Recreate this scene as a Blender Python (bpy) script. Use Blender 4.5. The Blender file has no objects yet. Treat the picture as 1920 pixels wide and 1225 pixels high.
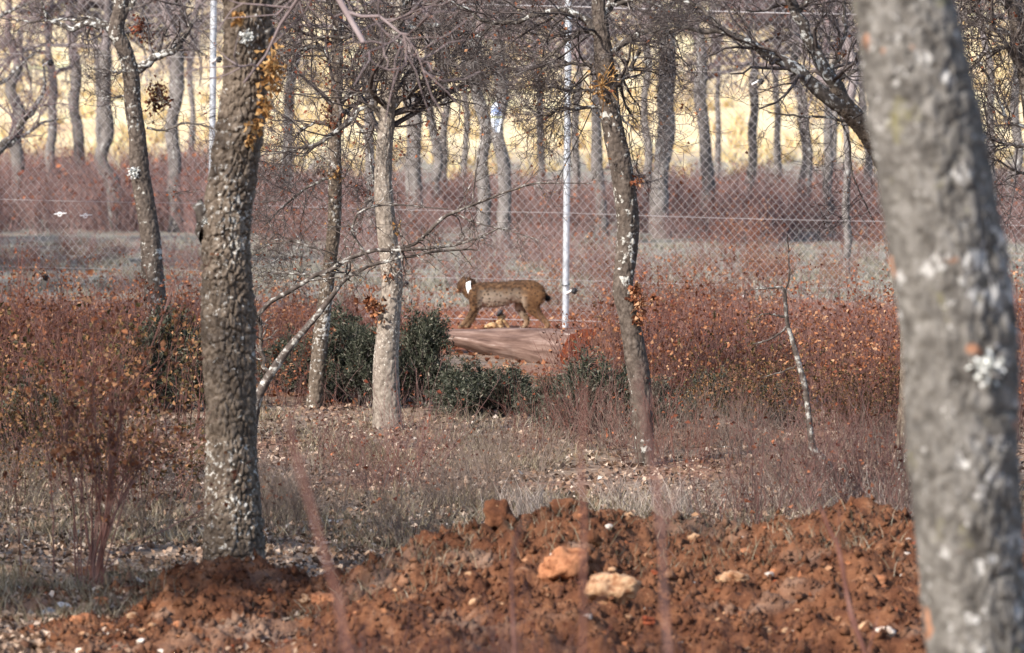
import bpy, math, random
import numpy as np
from mathutils import Vector

# ------------------------------------------------------------------ camera, sky, sun, exposure
rng = np.random.default_rng(11)
random.seed(5)
sc = bpy.context.scene
CAM_H, FPX, CX, CY, HORIZON = 2.4, 10667.0, 960.0, 612.5, 173.0
PITCH = math.atan((CY - HORIZON) / FPX)
cam_d = bpy.data.cameras.new("camera")
cam_d.lens = 200.0
cam_d.sensor_width = 36.0
cam_d.clip_start = 0.5
cam_d.clip_end = 5000.0
cam_d.dof.use_dof = True
cam_d.dof.focus_distance = 39.0
cam_d.dof.aperture_fstop = 6.3
cam = bpy.data.objects.new("camera", cam_d)
sc.collection.objects.link(cam)
cam.location = (0, 0, CAM_H)
cam.rotation_euler = (math.pi / 2 - PITCH, 0, 0)
sc.camera = cam

SUN_EL, SUN_ROT = math.radians(33.0), math.radians(224.0)
world = bpy.data.worlds.new("World")
sc.world = world
world.use_nodes = True
wn = world.node_tree.nodes
sky = wn.new("ShaderNodeTexSky")
sky.sky_type = 'NISHITA'
sky.sun_disc = False
sky.sun_elevation = SUN_EL
sky.sun_rotation = SUN_ROT
world.node_tree.links.new(sky.outputs[0], wn["Background"].inputs[0])
wn["Background"].inputs[1].default_value = 0.14
sky.dust_density = 1.5

sun_d = bpy.data.lights.new("sun", 'SUN')
sun_d.energy = 4.2
sun_d.angle = math.radians(0.5)
sun_d.color = (1.0, 0.94, 0.85)
sun = bpy.data.objects.new("sun", sun_d)
sc.collection.objects.link(sun)
SUN_DIR = Vector((math.sin(SUN_ROT) * math.cos(SUN_EL), math.cos(SUN_ROT) * math.cos(SUN_EL), math.sin(SUN_EL)))
sun.rotation_euler = SUN_DIR.to_track_quat('Z', 'Y').to_euler()
sun.location = (-60, -80, 60)

sc.view_settings.view_transform = 'Standard'
sc.view_settings.look = 'None'
sc.view_settings.gamma = 1.0
sc.view_settings.exposure = 1.06
sc.cycles.use_denoising = True
sc.cycles.max_bounces = 6
sc.cycles.diffuse_bounces = 3

# ------------------------------------------------------------------ helpers
def P(px, py, d):
    """World point seen at picture position (px, py) of the 1920 x 1225 photograph, standing d metres away."""
    dx, du = (px - CX), (CY - py)
    ca, sa = math.cos(PITCH), math.sin(PITCH)
    vy = FPX * ca + du * sa
    vz = -FPX * sa + du * ca
    s = d / vy
    return np.array([dx * s, d, CAM_H + vz * s])

def hash3(ix, iy, iz, seed=0):
    h = (ix.astype(np.int64) * 374761393 + iy.astype(np.int64) * 668265263 + iz.astype(np.int64) * 2147483647 + seed * 974634541) & 0xFFFFFFFF
    h = ((h ^ (h >> 13)) * 1274126177) & 0xFFFFFFFF
    h = ((h ^ (h >> 15)) * 2246822519) & 0xFFFFFFFF
    return ((h ^ (h >> 16)) & 0xFFFFFF) / float(0xFFFFFF)

def vnoise(x, y, z=0.0, seed=0):
    x, y, z = np.broadcast_arrays(np.asarray(x, float), np.asarray(y, float), np.asarray(z, float))
    ix, iy, iz = np.floor(x), np.floor(y), np.floor(z)
    fx, fy, fz = x - ix, y - iy, z - iz
    fx, fy, fz = [f * f * (3 - 2 * f) for f in (fx, fy, fz)]
    out = 0
    for a in (0, 1):
        for b in (0, 1):
            for c in (0, 1):
                w = (fx if a else 1 - fx) * (fy if b else 1 - fy) * (fz if c else 1 - fz)
                out = out + w * hash3(ix + a, iy + b, iz + c, seed)
    return out * 2 - 1

def fbm(x, y, z=0.0, oct=4, seed=0):
    o, a, f = 0, 1.0, 1.0
    for k in range(oct):
        o = o + a * vnoise(np.asarray(x) * f, np.asarray(y) * f, np.asarray(z) * f, seed + k)
        a *= 0.5
        f *= 2.03
    return o

def cells(u, v, seed=0, wrap=None):
    """F1, F2 and cell id of a jittered 2-D cell pattern (u wraps)."""
    iu, iv = np.floor(u), np.floor(v)
    f1 = np.full(u.shape, 9.0); f2 = np.full(u.shape, 9.0); cid = np.zeros(u.shape)
    for a in (-1, 0, 1):
        for b in (-1, 0, 1):
            cu, cv = iu + a, iv + b
            hu = np.mod(cu, wrap) if wrap else cu
            jx = hash3(hu, cv, np.zeros_like(cu), seed)
            jy = hash3(hu, cv, np.ones_like(cu), seed)
            d = np.hypot(cu + jx - u, cv + jy - v)
            idv = hash3(hu, cv, np.full_like(cu, 2.0), seed)
            near = d < f1
            f2 = np.where(near, f1, np.minimum(f2, d))
            cid = np.where(near, idv, cid)
            f1 = np.where(near, d, f1)
    return f1, f2, cid

def sstep(a, b, x):
    t = np.clip((np.asarray(x, float) - a) / (b - a), 0, 1)
    return t * t * (3 - 2 * t)

col = sc.collection

def build_mesh(name, verts, quads=None, tris=None, smooth=False, attrs=None):
    verts = np.asarray(verts, dtype=np.float32).reshape(-1, 3)
    nq = 0 if quads is None else len(quads)
    nt = 0 if tris is None else len(tris)
    me = bpy.data.meshes.new(name)
    me.vertices.add(len(verts))
    me.vertices.foreach_set("co", verts.ravel())
    idx = []
    if nq: idx.append(np.asarray(quads, dtype=np.int32).ravel())
    if nt: idx.append(np.asarray(tris, dtype=np.int32).ravel())
    idx = np.concatenate(idx)
    me.loops.add(len(idx))
    me.loops.foreach_set("vertex_index", idx)
    me.polygons.add(nq + nt)
    starts = np.concatenate([np.arange(nq) * 4, nq * 4 + np.arange(nt) * 3]).astype(np.int32)
    me.polygons.foreach_set("loop_start", starts)
    if smooth:
        me.polygons.foreach_set("use_smooth", np.ones(nq + nt, dtype=bool))
    if attrs:
        for k, v in attrs.items():
            v = np.asarray(v, dtype=np.float32)
            if v.ndim == 2:
                at = me.attributes.new(k, 'FLOAT_VECTOR', 'POINT'); at.data.foreach_set("vector", v.ravel())
            else:
                at = me.attributes.new(k, 'FLOAT', 'POINT'); at.data.foreach_set("value", v.ravel())
    me.update(calc_edges=True)
    return me

class Geo:
    """Collects vertices, quads and triangles of ONE part."""
    def __init__(self):
        self.v, self.q, self.t, self.n = [], [], [], 0
    def add(self, v, q=None, t=None):
        v = np.asarray(v, float).reshape(-1, 3)
        if q is not None and len(q): self.q.append(np.asarray(q) + self.n)
        if t is not None and len(t): self.t.append(np.asarray(t) + self.n)
        self.v.append(v); self.n += len(v)
        return self
    def mesh(self, name, smooth=False, origin=None):
        v = np.concatenate(self.v)
        if origin is not None: v = v - np.asarray(origin)
        return build_mesh(name, v, np.concatenate(self.q) if self.q else None, np.concatenate(self.t) if self.t else None, smooth)

def link(name, me, mat, parent=None, loc=None):
    o = bpy.data.objects.new(name, me)
    if me is not None and mat is not None and not me.materials:
        me.materials.append(mat)
    col.objects.link(o)
    if parent is not None: o.parent = parent
    if loc is not None: o.location = [float(c) for c in loc]
    return o

def tag(o, label=None, cat=None, group=None, kind=None):
    if label: o["label"] = label
    if cat: o["category"] = cat
    if group: o["group"] = group
    if kind: o["kind"] = kind
    return o

def empty(name, loc, label, cat, group=None):
    o = bpy.data.objects.new(name, None)
    col.objects.link(o)
    o.location = [float(c) for c in loc]
    o.empty_display_size = 0.1
    return tag(o, label, cat, group)

def copy_tree(src, loc, rz=0.0, scale=1.0, label=None, group=None, tilt=0.0):
    c = src.copy(); col.objects.link(c)
    c.location = [float(v) for v in loc]
    c.rotation_euler = (tilt, tilt * 0.5, rz)
    c.scale = scale if isinstance(scale, tuple) else (scale,) * 3
    if label: c["label"] = label
    if group: c["group"] = group
    for ch in src.children:
        d = ch.copy(); col.objects.link(d); d.parent = c
        for g in ch.children:
            e = g.copy(); col.objects.link(e); e.parent = d
    return c

def norm(v):
    return v / np.maximum(np.linalg.norm(v, axis=-1, keepdims=True), 1e-9)

def tubes(pts, rad, S=3):
    """pts (N,K,3), rad (N,K) -> verts, quads of N tapered tubes (pointed tips, open ends)."""
    pts = np.asarray(pts, float); rad = np.asarray(rad, float)
    N, K, _ = pts.shape
    t = np.gradient(pts, axis=1); t = norm(t)
    mean = norm(t.mean(axis=1))
    ref = np.zeros((N, 3)); ref[np.arange(N), np.abs(mean).argmin(axis=1)] = 1
    n1 = norm(np.cross(t, ref[:, None, :])); n2 = np.cross(t, n1)
    a = np.arange(S) * 2 * math.pi / S
    ring = n1[:, :, None, :] * np.cos(a)[None, None, :, None] + n2[:, :, None, :] * np.sin(a)[None, None, :, None]
    v = pts[:, :, None, :] + ring * rad[:, :, None, None]
    base = (np.arange(N) * K * S)[:, None, None] + (np.arange(K - 1) * S)[None, :, None]
    j = np.arange(S)[None, None, :]; j2 = (j + 1) % S
    q = np.stack([base + j, base + j2, base + S + j2, base + S + j], axis=-1).reshape(-1, 4)
    return v.reshape(-1, 3), q

def catmull(ctrl, n):
    ctrl = np.asarray(ctrl, float)
    c = np.vstack([2 * ctrl[0] - ctrl[1], ctrl, 2 * ctrl[-1] - ctrl[-2]])
    m = len(ctrl) - 1
    u = np.linspace(0, m - 1e-6, n)
    i = u.astype(int); f = (u - i)[:, None]
    p0, p1, p2, p3 = c[i], c[i + 1], c[i + 2], c[i + 3]
    return 0.5 * ((2 * p1) + (-p0 + p2) * f + (2 * p0 - 5 * p1 + 4 * p2 - p3) * f ** 2 + (-p0 + 3 * p1 - 3 * p2 + p3) * f ** 3)

def grow(parents, prad, n_per, L, ang=(35, 70), K=5, rs=0.55, t0=0.25, t1=1.0, up=0.0, wig=0.25, tip=0.35, rmin=0.0015, g=rng):
    """n_per children on each parent polyline."""
    N, Kp, _ = parents.shape
    M = int(N * n_per)
    idx = np.repeat(np.arange(N), int(math.ceil(n_per)))[:M] if n_per >= 1 else g.choice(N, M)
    t = g.uniform(t0, t1, M) * (Kp - 1.001)
    i = t.astype(int); f = (t - i)[:, None]
    p = parents[idx, i] * (1 - f) + parents[idx, i + 1] * f
    r = (prad[idx, i] * (1 - f[:, 0]) + prad[idx, i + 1] * f[:, 0]) * rs
    r = np.maximum(r, rmin)
    tan = norm(parents[idx, i + 1] - parents[idx, i])
    perp = norm(np.cross(tan, g.normal(size=(M, 3))))
    a = np.radians(g.uniform(ang[0], ang[1], M))[:, None]
    d = tan * np.cos(a) + perp * np.sin(a)
    d[:, 2] += up
    d = norm(d)
    ln = g.uniform(L[0], L[1], M) * (1.15 - 0.6 * (t / (Kp - 1)))
    pts = [p]; cur = d
    for k in range(K - 1):
        cur = norm(cur + g.normal(size=(M, 3)) * wig + np.array([0, 0, up * 0.35]))
        pts.append(pts[-1] + cur * (ln / (K - 1))[:, None])
    rad = r[:, None] * np.linspace(1, tip, K)[None, :]
    return np.stack(pts, axis=1), np.maximum(rad, rmin * 0.6)

def diamonds(pos, length, width, dirs=None, fold=0.25, g=rng):
    """Small folded leaf shapes: 4 verts, 2 triangles each."""
    M = len(pos)
    d = norm(g.normal(size=(M, 3))) if dirs is None else norm(dirs)
    s = norm(np.cross(d, g.normal(size=(M, 3)))); n = np.cross(d, s)
    ln = np.broadcast_to(length, (M,))[:, None]; w = np.broadcast_to(width, (M,))[:, None]
    a = pos; b = pos + d * ln * 0.45 + s * w * 0.5 + n * w * fold
    c = pos + d * ln; e = pos + d * ln * 0.5 - s * w * 0.5 + n * w * fold
    v = np.stack([a, b, c, e], axis=1).reshape(-1, 3)
    k = np.arange(M)[:, None] * 4
    t = np.concatenate([k + np.array([0, 1, 2]), k + np.array([0, 2, 3])], axis=0)
    return v, t

def oak_leaves(pos, size, g=rng, dirs=None):
    """Curled lobed dry leaves: 8 verts, 6 triangles each."""
    M = len(pos)
    prof = np.array([[0, 0], [.16, .28], [.30, .5], [.2, .68], [0, 1.0], [-.2, .7], [-.32, .48], [-.15, .27]])
    d = norm(g.normal(size=(M, 3))) if dirs is None else norm(dirs)
    s = norm(np.cross(d, g.normal(size=(M, 3)))); n = np.cross(d, s)
    sz = np.broadcast_to(size, (M,))[:, None, None]
    curl = g.uniform(-.9, .9, M)[:, None, None]
    x = prof[:, 0][None, :, None]; y = prof[:, 1][None, :, None]
    v = pos[:, None, :] + sz * (s[:, None, :] * x * 1.2 + d[:, None, :] * y + n[:, None, :] * (np.abs(x) * 0.8 + curl * y * y * 0.5))
    k = np.arange(M)[:, None] * 8
    t = np.concatenate([k + np.array([0, i, i + 1]) for i in range(1, 7)], axis=0)
    return v.reshape(-1, 3), t

# ------------------------------------------------------------------ materials
def new_mat(name):
    m = bpy.data.materials.new(name); m.use_nodes = True
    nt = m.node_tree; b = nt.nodes["Principled BSDF"]
    b.inputs["Roughness"].default_value = 0.85
    b.inputs["Specular IOR Level"].default_value = 0.2
    return m, nt, b

def nd(nt, typ, **kw):
    n = nt.nodes.new(typ)
    for k, v in kw.items():
        if k in n.inputs: n.inputs[k].default_value = v
        else: setattr(n, k, v)
    return n

def ramp(nt, fac, stops):
    r = nt.nodes.new("ShaderNodeValToRGB")
    e = r.color_ramp.elements
    while len(e) < len(stops): e.new(0.5)
    for el, (p, c) in zip(e, stops):
        el.position = p; el.color = (*c, 1) if len(c) == 3 else c
    nt.links.new(fac, r.inputs[0])
    return r.outputs[0]

def mixc(nt, fac, a, b, mode='MIX'):
    m = nt.nodes.new("ShaderNodeMix"); m.data_type = 'RGBA'; m.blend_type = mode
    L = nt.links
    if isinstance(fac, (int, float)): m.inputs[0].default_value = fac
    else: L.new(fac, m.inputs[0])
    for s, i in ((a, 6), (b, 7)):
        if isinstance(s, tuple): m.inputs[i].default_value = (*s, 1)
        else: L.new(s, m.inputs[i])
    return m.outputs[2]

def noise(nt, vec, scale, detail=4, rough=0.6, out=0):
    n = nt.nodes.new("ShaderNodeTexNoise")
    n.inputs["Scale"].default_value = scale; n.inputs["Detail"].default_value = detail; n.inputs["Roughness"].default_value = rough
    if vec is not None: nt.links.new(vec, n.inputs["Vector"])
    return n.outputs[out]

def thresh(nt, val, a, b):
    m = nt.nodes.new("ShaderNodeMapRange"); m.clamp = True
    m.inputs[1].default_value = a; m.inputs[2].default_value = b
    nt.links.new(val, m.inputs[0]); return m.outputs[0]

def attr(nt, name, out="Vector"):
    a = nt.nodes.new("ShaderNodeAttribute"); a.attribute_name = name
    return a.outputs[out]

def bump(nt, b, height, strength=0.4, dist=0.01):
    n = nt.nodes.new("ShaderNodeBump"); n.inputs["Strength"].default_value = strength; n.inputs["Distance"].default_value = dist
    nt.links.new(height, n.inputs["Height"]); nt.links.new(n.outputs[0], b.inputs["Normal"])

def bark_mat(name, c_dark, c_mid, c_light, lichen, lich_amt=0.55, lich_scale=28, moss=None, orange=None, scale=18):
    m, nt, b = new_mat(name)
    co = nt.nodes.new("ShaderNodeNewGeometry").outputs["Position"]
    n1 = noise(nt, co, scale, 5, .65)
    base = ramp(nt, n1, [(.28, c_dark), (.5, c_mid), (.72, c_light)])
    plate = attr(nt, "plate", "Fac")
    base = mixc(nt, thresh(nt, plate, .35, 1.0), base, mixc(nt, .5, base, c_light))
    l1 = noise(nt, co, lich_scale, 3, .55); l2 = noise(nt, co, 2.3, 2, .5)
    ad = nt.nodes.new("ShaderNodeMath"); ad.operation = 'MULTIPLY_ADD'; ad.inputs[1].default_value = .55
    nt.links.new(l2, ad.inputs[0]); nt.links.new(l1, ad.inputs[2])
    lf = thresh(nt, ad.outputs[0], 1.12 - .5 * lich_amt, 1.20 - .5 * lich_amt)
    base = mixc(nt, lf, base, lichen)
    if moss:
        base = mixc(nt, thresh(nt, noise(nt, co, 5.5, 4, .7), .60, .72), base, moss)
    if orange:
        base = mixc(nt, thresh(nt, noise(nt, co, 9.0, 2, .4), .68, .72), base, orange)
    nt.links.new(base, b.inputs["Base Color"])
    bump(nt, b, n1, .5, .012)
    return m

def simple_mat(name, stops, scale=30, rough=.85, island=False, objrand=None, bumpy=0.0, transl=0.0):
    m, nt, b = new_mat(name)
    b.inputs["Roughness"].default_value = rough
    g = nt.nodes.new("ShaderNodeNewGeometry")
    if island: fac = g.outputs["Random Per Island"]
    else: fac = noise(nt, g.outputs["Position"], scale, 4, .6)
    c = ramp(nt, fac, stops)
    if objrand:
        oi = nt.nodes.new("ShaderNodeObjectInfo").outputs["Random"]
        c = mixc(nt, thresh(nt, oi, 0.2, 1.6), c, objrand)
    nt.links.new(c, b.inputs["Base Color"])
    if bumpy and not island: bump(nt, b, fac, bumpy, .01)
    if transl:
        tr = nt.nodes.new("ShaderNodeBsdfTranslucent"); nt.links.new(c, tr.inputs[0])
        mx = nt.nodes.new("ShaderNodeMixShader"); mx.inputs[0].default_value = transl
        out = nt.nodes["Material Output"]
        nt.links.new(b.outputs[0], mx.inputs[1]); nt.links.new(tr.outputs[0], mx.inputs[2]); nt.links.new(mx.outputs[0], out.inputs[0])
    return m

M_BARK = bark_mat("oak_bark", (.032, .023, .017), (.105, .079, .060), (.205, .165, .132), (.43, .41, .38), .47, 38, None, None, 24)
M_BARK_PALE = bark_mat("pale_bark", (.075, .058, .047), (.19, .158, .132), (.32, .275, .235), (.50, .47, .42), .44, 60, None, None, 26)
M_BARK_DARK = bark_mat("dark_bark", (.030, .023, .019), (.075, .058, .048), (.145, .118, .10), (.42, .41, .38), .42, 26, None, None, 24)
M_BARK_NEAR = bark_mat("near_bark", (.036, .032, .029), (.105, .096, .087), (.21, .197, .183), (.38, .37, .36), .43, 20, (.165, .15, .075), (.30, .15, .09), 16)
M_BARK_FAR = bark_mat("far_bark", (.055, .048, .046), (.125, .110, .104), (.22, .20, .19), (.36, .355, .345), .40, 12, None, None, 9)  # paler than the near bark; haze painted into the colour
M_LIMB = bark_mat("limb_bark", (.030, .024, .021), (.085, .07, .06), (.17, .145, .125), (.46, .46, .44), .58, 30, None, None, 30)
M_TWIG = simple_mat("twig", [(.32, (.036, .028, .026)), (.54, (.092, .073, .068)), (.7, (.26, .235, .22))], 14)
M_TWIG_LICH = simple_mat("lichen_twig", [(.38, (.045, .035, .03)), (.54, (.10, .08, .07)), (.64, (.38, .37, .345))], 22)
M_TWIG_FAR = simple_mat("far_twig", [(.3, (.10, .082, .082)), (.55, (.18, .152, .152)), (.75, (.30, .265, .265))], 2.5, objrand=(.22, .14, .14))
M_STEM_RED = simple_mat("red_stem", [(.3, (.07, .030, .024)), (.55, (.155, .070, .056)), (.75, (.28, .17, .14))], 8, objrand=(.20, .13, .12))
M_STEM_PURPLE = simple_mat("purple_stem", [(.3, (.13, .078, .072)), (.55, (.24, .150, .140)), (.75, (.34, .25, .24))], 3, objrand=(.20, .135, .125))
M_STEM_GREY = simple_mat("grey_stem", [(.3, (.09, .063, .052)), (.55, (.18, .135, .112)), (.75, (.34, .28, .24))], 6)
M_LEAF = simple_mat("dry_leaf", [(0, (.08, .028, .015)), (.4, (.21, .072, .033)), (.75, (.34, .14, .064)), (1, (.48, .29, .17))], island=True, rough=.7, transl=.25)
M_LEAF_RED = simple_mat("red_leaf", [(0, (.09, .022, .014)), (.5, (.22, .058, .028)), (1, (.42, .16, .08))], island=True, objrand=(.06, .035, .022), rough=.7, transl=.25)
M_LEAF_OLIVE = simple_mat("olive_leaf", [(0, (.03, .026, .012)), (.4, (.075, .055, .022)), (.75, (.19, .095, .04)), (1, (.36, .19, .10))], island=True, rough=.6, transl=.2)
M_LEAF_TAN = simple_mat("tan_leaf", [(0, (.20, .09, .03)), (.5, (.40, .21, .07)), (1, (.55, .36, .17))], island=True, rough=.7, transl=.25)
M_JUNIPER = simple_mat("juniper", [(0, (.020, .023, .015)), (.5, (.050, .056, .037)), (.85, (.10, .102, .075)), (1, (.22, .20, .16))], island=True, rough=.7, transl=.15)
M_GRASS = simple_mat("dry_grass", [(0, (.085, .068, .042)), (.4, (.18, .142, .092)), (.8, (.30, .25, .175)), (1, (.42, .37, .29))], island=True, transl=.25)
M_GRASS_GREY = simple_mat("grey_grass", [(0, (.12, .11, .08)), (.5, (.23, .21, .165)), (1, (.36, .33, .27))], island=True, transl=.25)
M_GRASS_PALE = simple_mat("pale_grass", [(0, (.12, .088, .070)), (.5, (.25, .195, .165)), (1, (.44, .38, .34))], island=True, transl=.25)
M_FIELD = simple_mat("field_grass", [(0, (.42, .29, .15)), (.5, (.62, .48, .26)), (1, (.72, .62, .38))], island=True, transl=.3)
M_LITTER = simple_mat("litter", [(0, (.055, .032, .022)), (.35, (.15, .092, .062)), (.7, (.27, .178, .125)), (.95, (.44, .34, .27)), (1, (.52, .45, .39))], island=True, rough=.75)
M_SOIL = None

def ground_material():
    m, nt, b = new_mat("ground")
    g = nt.nodes.new("ShaderNodeNewGeometry").outputs["Position"]
    sep = nt.nodes.new("ShaderNodeSeparateXYZ"); nt.links.new(g, sep.inputs[0])
    n1 = noise(nt, g, 3.0, 6, .7); n2 = noise(nt, g, .35, 3, .5); n3 = noise(nt, g, 22, 4, .6)
    near = ramp(nt, n3, [(.28, (.075, .05, .034)), (.5, (.19, .135, .098)), (.7, (.33, .255, .20))])
    red = ramp(nt, n1, [(.3, (.11, .034, .016)), (.5, (.21, .07, .032)), (.7, (.30, .125, .06))])
    near = mixc(nt, thresh(nt, n2, .48, .60), near, mixc(nt, .5, near, red))
    greyg = ramp(nt, n1, [(.3, (.10, .085, .065)), (.45, (.18, .165, .135)), (.58, (.25, .235, .195)), (.75, (.32, .27, .22))])
    greyg = mixc(nt, thresh(nt, noise(nt, g, .9, 3, .6), .55, .66), greyg, (.20, .10, .065))
    field = ramp(nt, noise(nt, g, .22, 5, .65), [(.30, (.46, .31, .19)), (.44, (.62, .47, .27)), (.58, (.70, .58, .36)), (.72, (.56, .56, .27))])
    def wob(a, bb, amp):
        ad = nt.nodes.new("ShaderNodeMath"); ad.operation = 'MULTIPLY_ADD'; ad.inputs[1].default_value = amp
        nt.links.new(n2, ad.inputs[0]); nt.links.new(sep.outputs[1], ad.inputs[2])
        return thresh(nt, ad.outputs[0], a, bb)
    band = wob(54, 57, 6)
    c = mixc(nt, band, near, red)
    c = mixc(nt, wob(66, 70, 8), c, greyg)
    c = mixc(nt, wob(168, 174, 10), c, field)
    wood = ramp(nt, n2, [(.3, (.06, .05, .045)), (.7, (.13, .11, .09))])
    c = mixc(nt, wob(232, 240, 10), c, wood)
    nt.links.new(c, b.inputs["Base Color"])
    bump(nt, b, n3, .6, .03)
    return m

def soil_material():
    m, nt, b = new_mat("red_soil")
    b.inputs["Roughness"].default_value = .95
    g = nt.nodes.new("ShaderNodeNewGeometry").outputs["Position"]
    n1 = noise(nt, g, 5.0, 6, .7); n3 = noise(nt, g, 45, 4, .65)
    c = ramp(nt, n1, [(.25, (.036, .014, .008)), (.43, (.088, .033, .016)), (.58, (.158, .068, .034)), (.78, (.31, .185, .12))])
    c = mixc(nt, thresh(nt, n3, .64, .74), c, (.40, .23, .13))
    c = mixc(nt, thresh(nt, noise(nt, g, 1.1, 3, .6), .56, .68), c, mixc(nt, .55, c, (.30, .22, .17)))
    nt.links.new(c, b.inputs["Base Color"])
    bump(nt, b, n3, .8, .02)
    return m

def stone_mat(name, a, c2):
    return simple_mat(name, [(.36, a), (.6, c2)], 26, .95, bumpy=.9)

M_GROUND = ground_material()
M_SOIL = soil_material()
M_STONE_ORANGE = stone_mat("orange_stone", (.15, .055, .026), (.34, .15, .075))
M_STONE_TAN = stone_mat("tan_stone", (.19, .085, .042), (.41, .26, .155))
M_STONE_WHITE = stone_mat("white_stone", (.32, .23, .18), (.58, .52, .47))
M_STONE_GREY = stone_mat("grey_stone", (.26, .26, .27), (.42, .43, .46))
M_STONE_RED = stone_mat("red_clod", (.13, .028, .012), (.24, .062, .026))

# ------------------------------------------------------------------ the ground sheet
MOUND_PX = [(-400, 1200), (-60, 1195), (60, 1190), (180, 1150), (280, 1115), (350, 1082), (430, 1066), (500, 1072), (560, 1088), (620, 1092),
            (690, 1045), (770, 1006), (860, 990), (910, 985), (960, 978), (1000, 960), (1060, 944), (1130, 952), (1180, 966), (1300, 984), (1390, 990),
            (1450, 985), (1540, 958), (1640, 948), (1720, 968), (1850, 975), (2300, 1000)]
MD = 27.4
_mx = np.array([(p[0] - CX) * MD / FPX for p in MOUND_PX])
_mh = np.array([max(0.0, P(p[0], p[1], MD)[2]) for p in MOUND_PX])
_mh[:3] = 0.0

def base_h(x, y):
    x = np.asarray(x, float); y = np.asarray(y, float)
    h = 0.05 * fbm(x * .35, y * .2, 0, 3, 3) + 0.018 * fbm(x * 2.2, y * 2.2, 0, 3, 9) * (1 - sstep(70, 90, y))
    h = h * sstep(10, 20, y)
    rise = np.where(y > 160, (y - 160) * 0.090, 0) + sstep(230, 420, y) * 24
    return h + rise * (1 - .9 * sstep(600, 2400, y))

def mound_h(x, y):
    x = np.asarray(x, float); y = np.asarray(y, float)
    crest = np.interp(x, _mx, _mh); crest = crest - .045 * sstep(.10, .25, crest)
    wob = 0.25 * vnoise(x * .7, 0 * x, 0, 31)
    front = sstep(23.2, MD - .1, y + wob); back = 1 - sstep(MD + .05, MD + 1.3, y + wob)
    prof = np.minimum(front ** .8, back)
    extra = .045 * fbm(x * 2.3, y * 2.3, 0, 3, 44) + .045 * fbm(x * 7, y * 7, 0, 3, 47) + .022 * fbm(x * 19, y * 19, 0, 2, 49) + .012 * fbm(x * 43, y * 43, 0, 2, 50)
    lump = .09 * np.maximum(0, vnoise(x * 3.1, y * 3.1, 0, 52)) ** 1.5 + .04 * np.abs(vnoise(x * 6.5, y * 6.5, 0, 57)) - .022
    m = crest * prof + (extra + lump) * sstep(0.0, .06, crest * prof + .03)
    edge = sstep(22.3, 23.3, y) * (1 - sstep(MD + 1.0, MD + 1.6, y + wob)) * sstep(-2.75, -2.1, x + .25 * vnoise(0 * x, y * .9, 0, 61))
    return m * edge - .06 * (1 - edge)

def H(x, y):
    b = base_h(x, y)
    inside = (np.asarray(y) > 22.3) & (np.asarray(y) < 29.2) & (np.abs(np.asarray(x)) < 4.5)
    return np.where(inside, np.maximum(b, b + mound_h(x, y)), b)

def grid_mesh(xs, ys, zf):
    X, Y = np.meshgrid(xs, ys)
    Z = zf(X, Y)
    nx, ny = len(xs), len(ys)
    i = (np.arange(ny - 1) * nx)[:, None] + np.arange(nx - 1)[None, :]
    q = np.stack([i, i + 1, i + nx + 1, i + nx], axis=-1).reshape(-1, 4)
    return np.stack([X, Y, Z], -1).reshape(-1, 3), q

xs = np.unique(np.concatenate([-np.geomspace(9, 2500, 40), np.arange(-9, 9.01, .09), np.geomspace(9, 2500, 40)]))
ys = np.unique(np.concatenate([-np.geomspace(5, 2500, 60), np.arange(-5, 20, 1.0), np.arange(20, 62, .12), np.arange(62, 110, .6), np.arange(110, 320, 4.0), np.geomspace(320, 2500, 40)]))
v, q = grid_mesh(xs, ys, base_h)
ground = link("ground", build_mesh("ground", v, q, smooth=True), M_GROUND)
tag(ground, "leaf strewn forest floor with dry grass and a sunlit field behind", kind="structure")

v, q = grid_mesh(np.arange(-3.2, 3.6, .016), np.arange(22.3, 29.3, .02), lambda x, y: base_h(x, y) + mound_h(x, y))
soil = link("red_soil_bank", build_mesh("red_soil_bank", v, q, smooth=True), M_SOIL)
tag(soil, "freshly dug red soil heaped across the foreground", kind="structure")

# ------------------------------------------------------------------ chain link fence
FD = 58.6
def fence_z(px): return -0.026 * (px - 1060) * FD / FPX     # the fence line drops to the right
M_ZINC, nt, b = new_mat("galvanised_wire")
nt.links.new(ramp(nt, noise(nt, None, 40, 3), [(.3, (.30, .28, .28)), (.7, (.46, .43, .43))]), b.inputs["Base Color"])
b.inputs["Metallic"].default_value = .35; b.inputs["Roughness"].default_value = .55
M_POST, nt, b = new_mat("galvanised_post")
nt.links.new(ramp(nt, noise(nt, nt.nodes.new("ShaderNodeNewGeometry").outputs["Position"], 9, 4), [(.3, (.30, .32, .35)), (.5, (.46, .49, .54)), (.7, (.58, .59, .60))]), b.inputs["Base Color"])
b.inputs["Metallic"].default_value = .3; b.inputs["Roughness"].default_value = .42
M_BLACK = simple_mat("black_plastic", [(.3, (.010, .010, .012)), (.7, (.022, .022, .025))], 30, .5)
M_WHITE = simple_mat("white_plastic", [(.3, (.72, .72, .72)), (.7, (.82, .82, .82))], 30, .5)

fx0 = P(1060, 600, FD)[0]
fence = empty("chain_link_fence", (fx0, FD, 0), "tall galvanised chain link fence crossing the picture behind the lynx", "fence")
def fpart(name, geo, mat, smooth=True):
    return link(name, geo.mesh(name, smooth, (fx0, FD, 0)), mat, fence)

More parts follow.
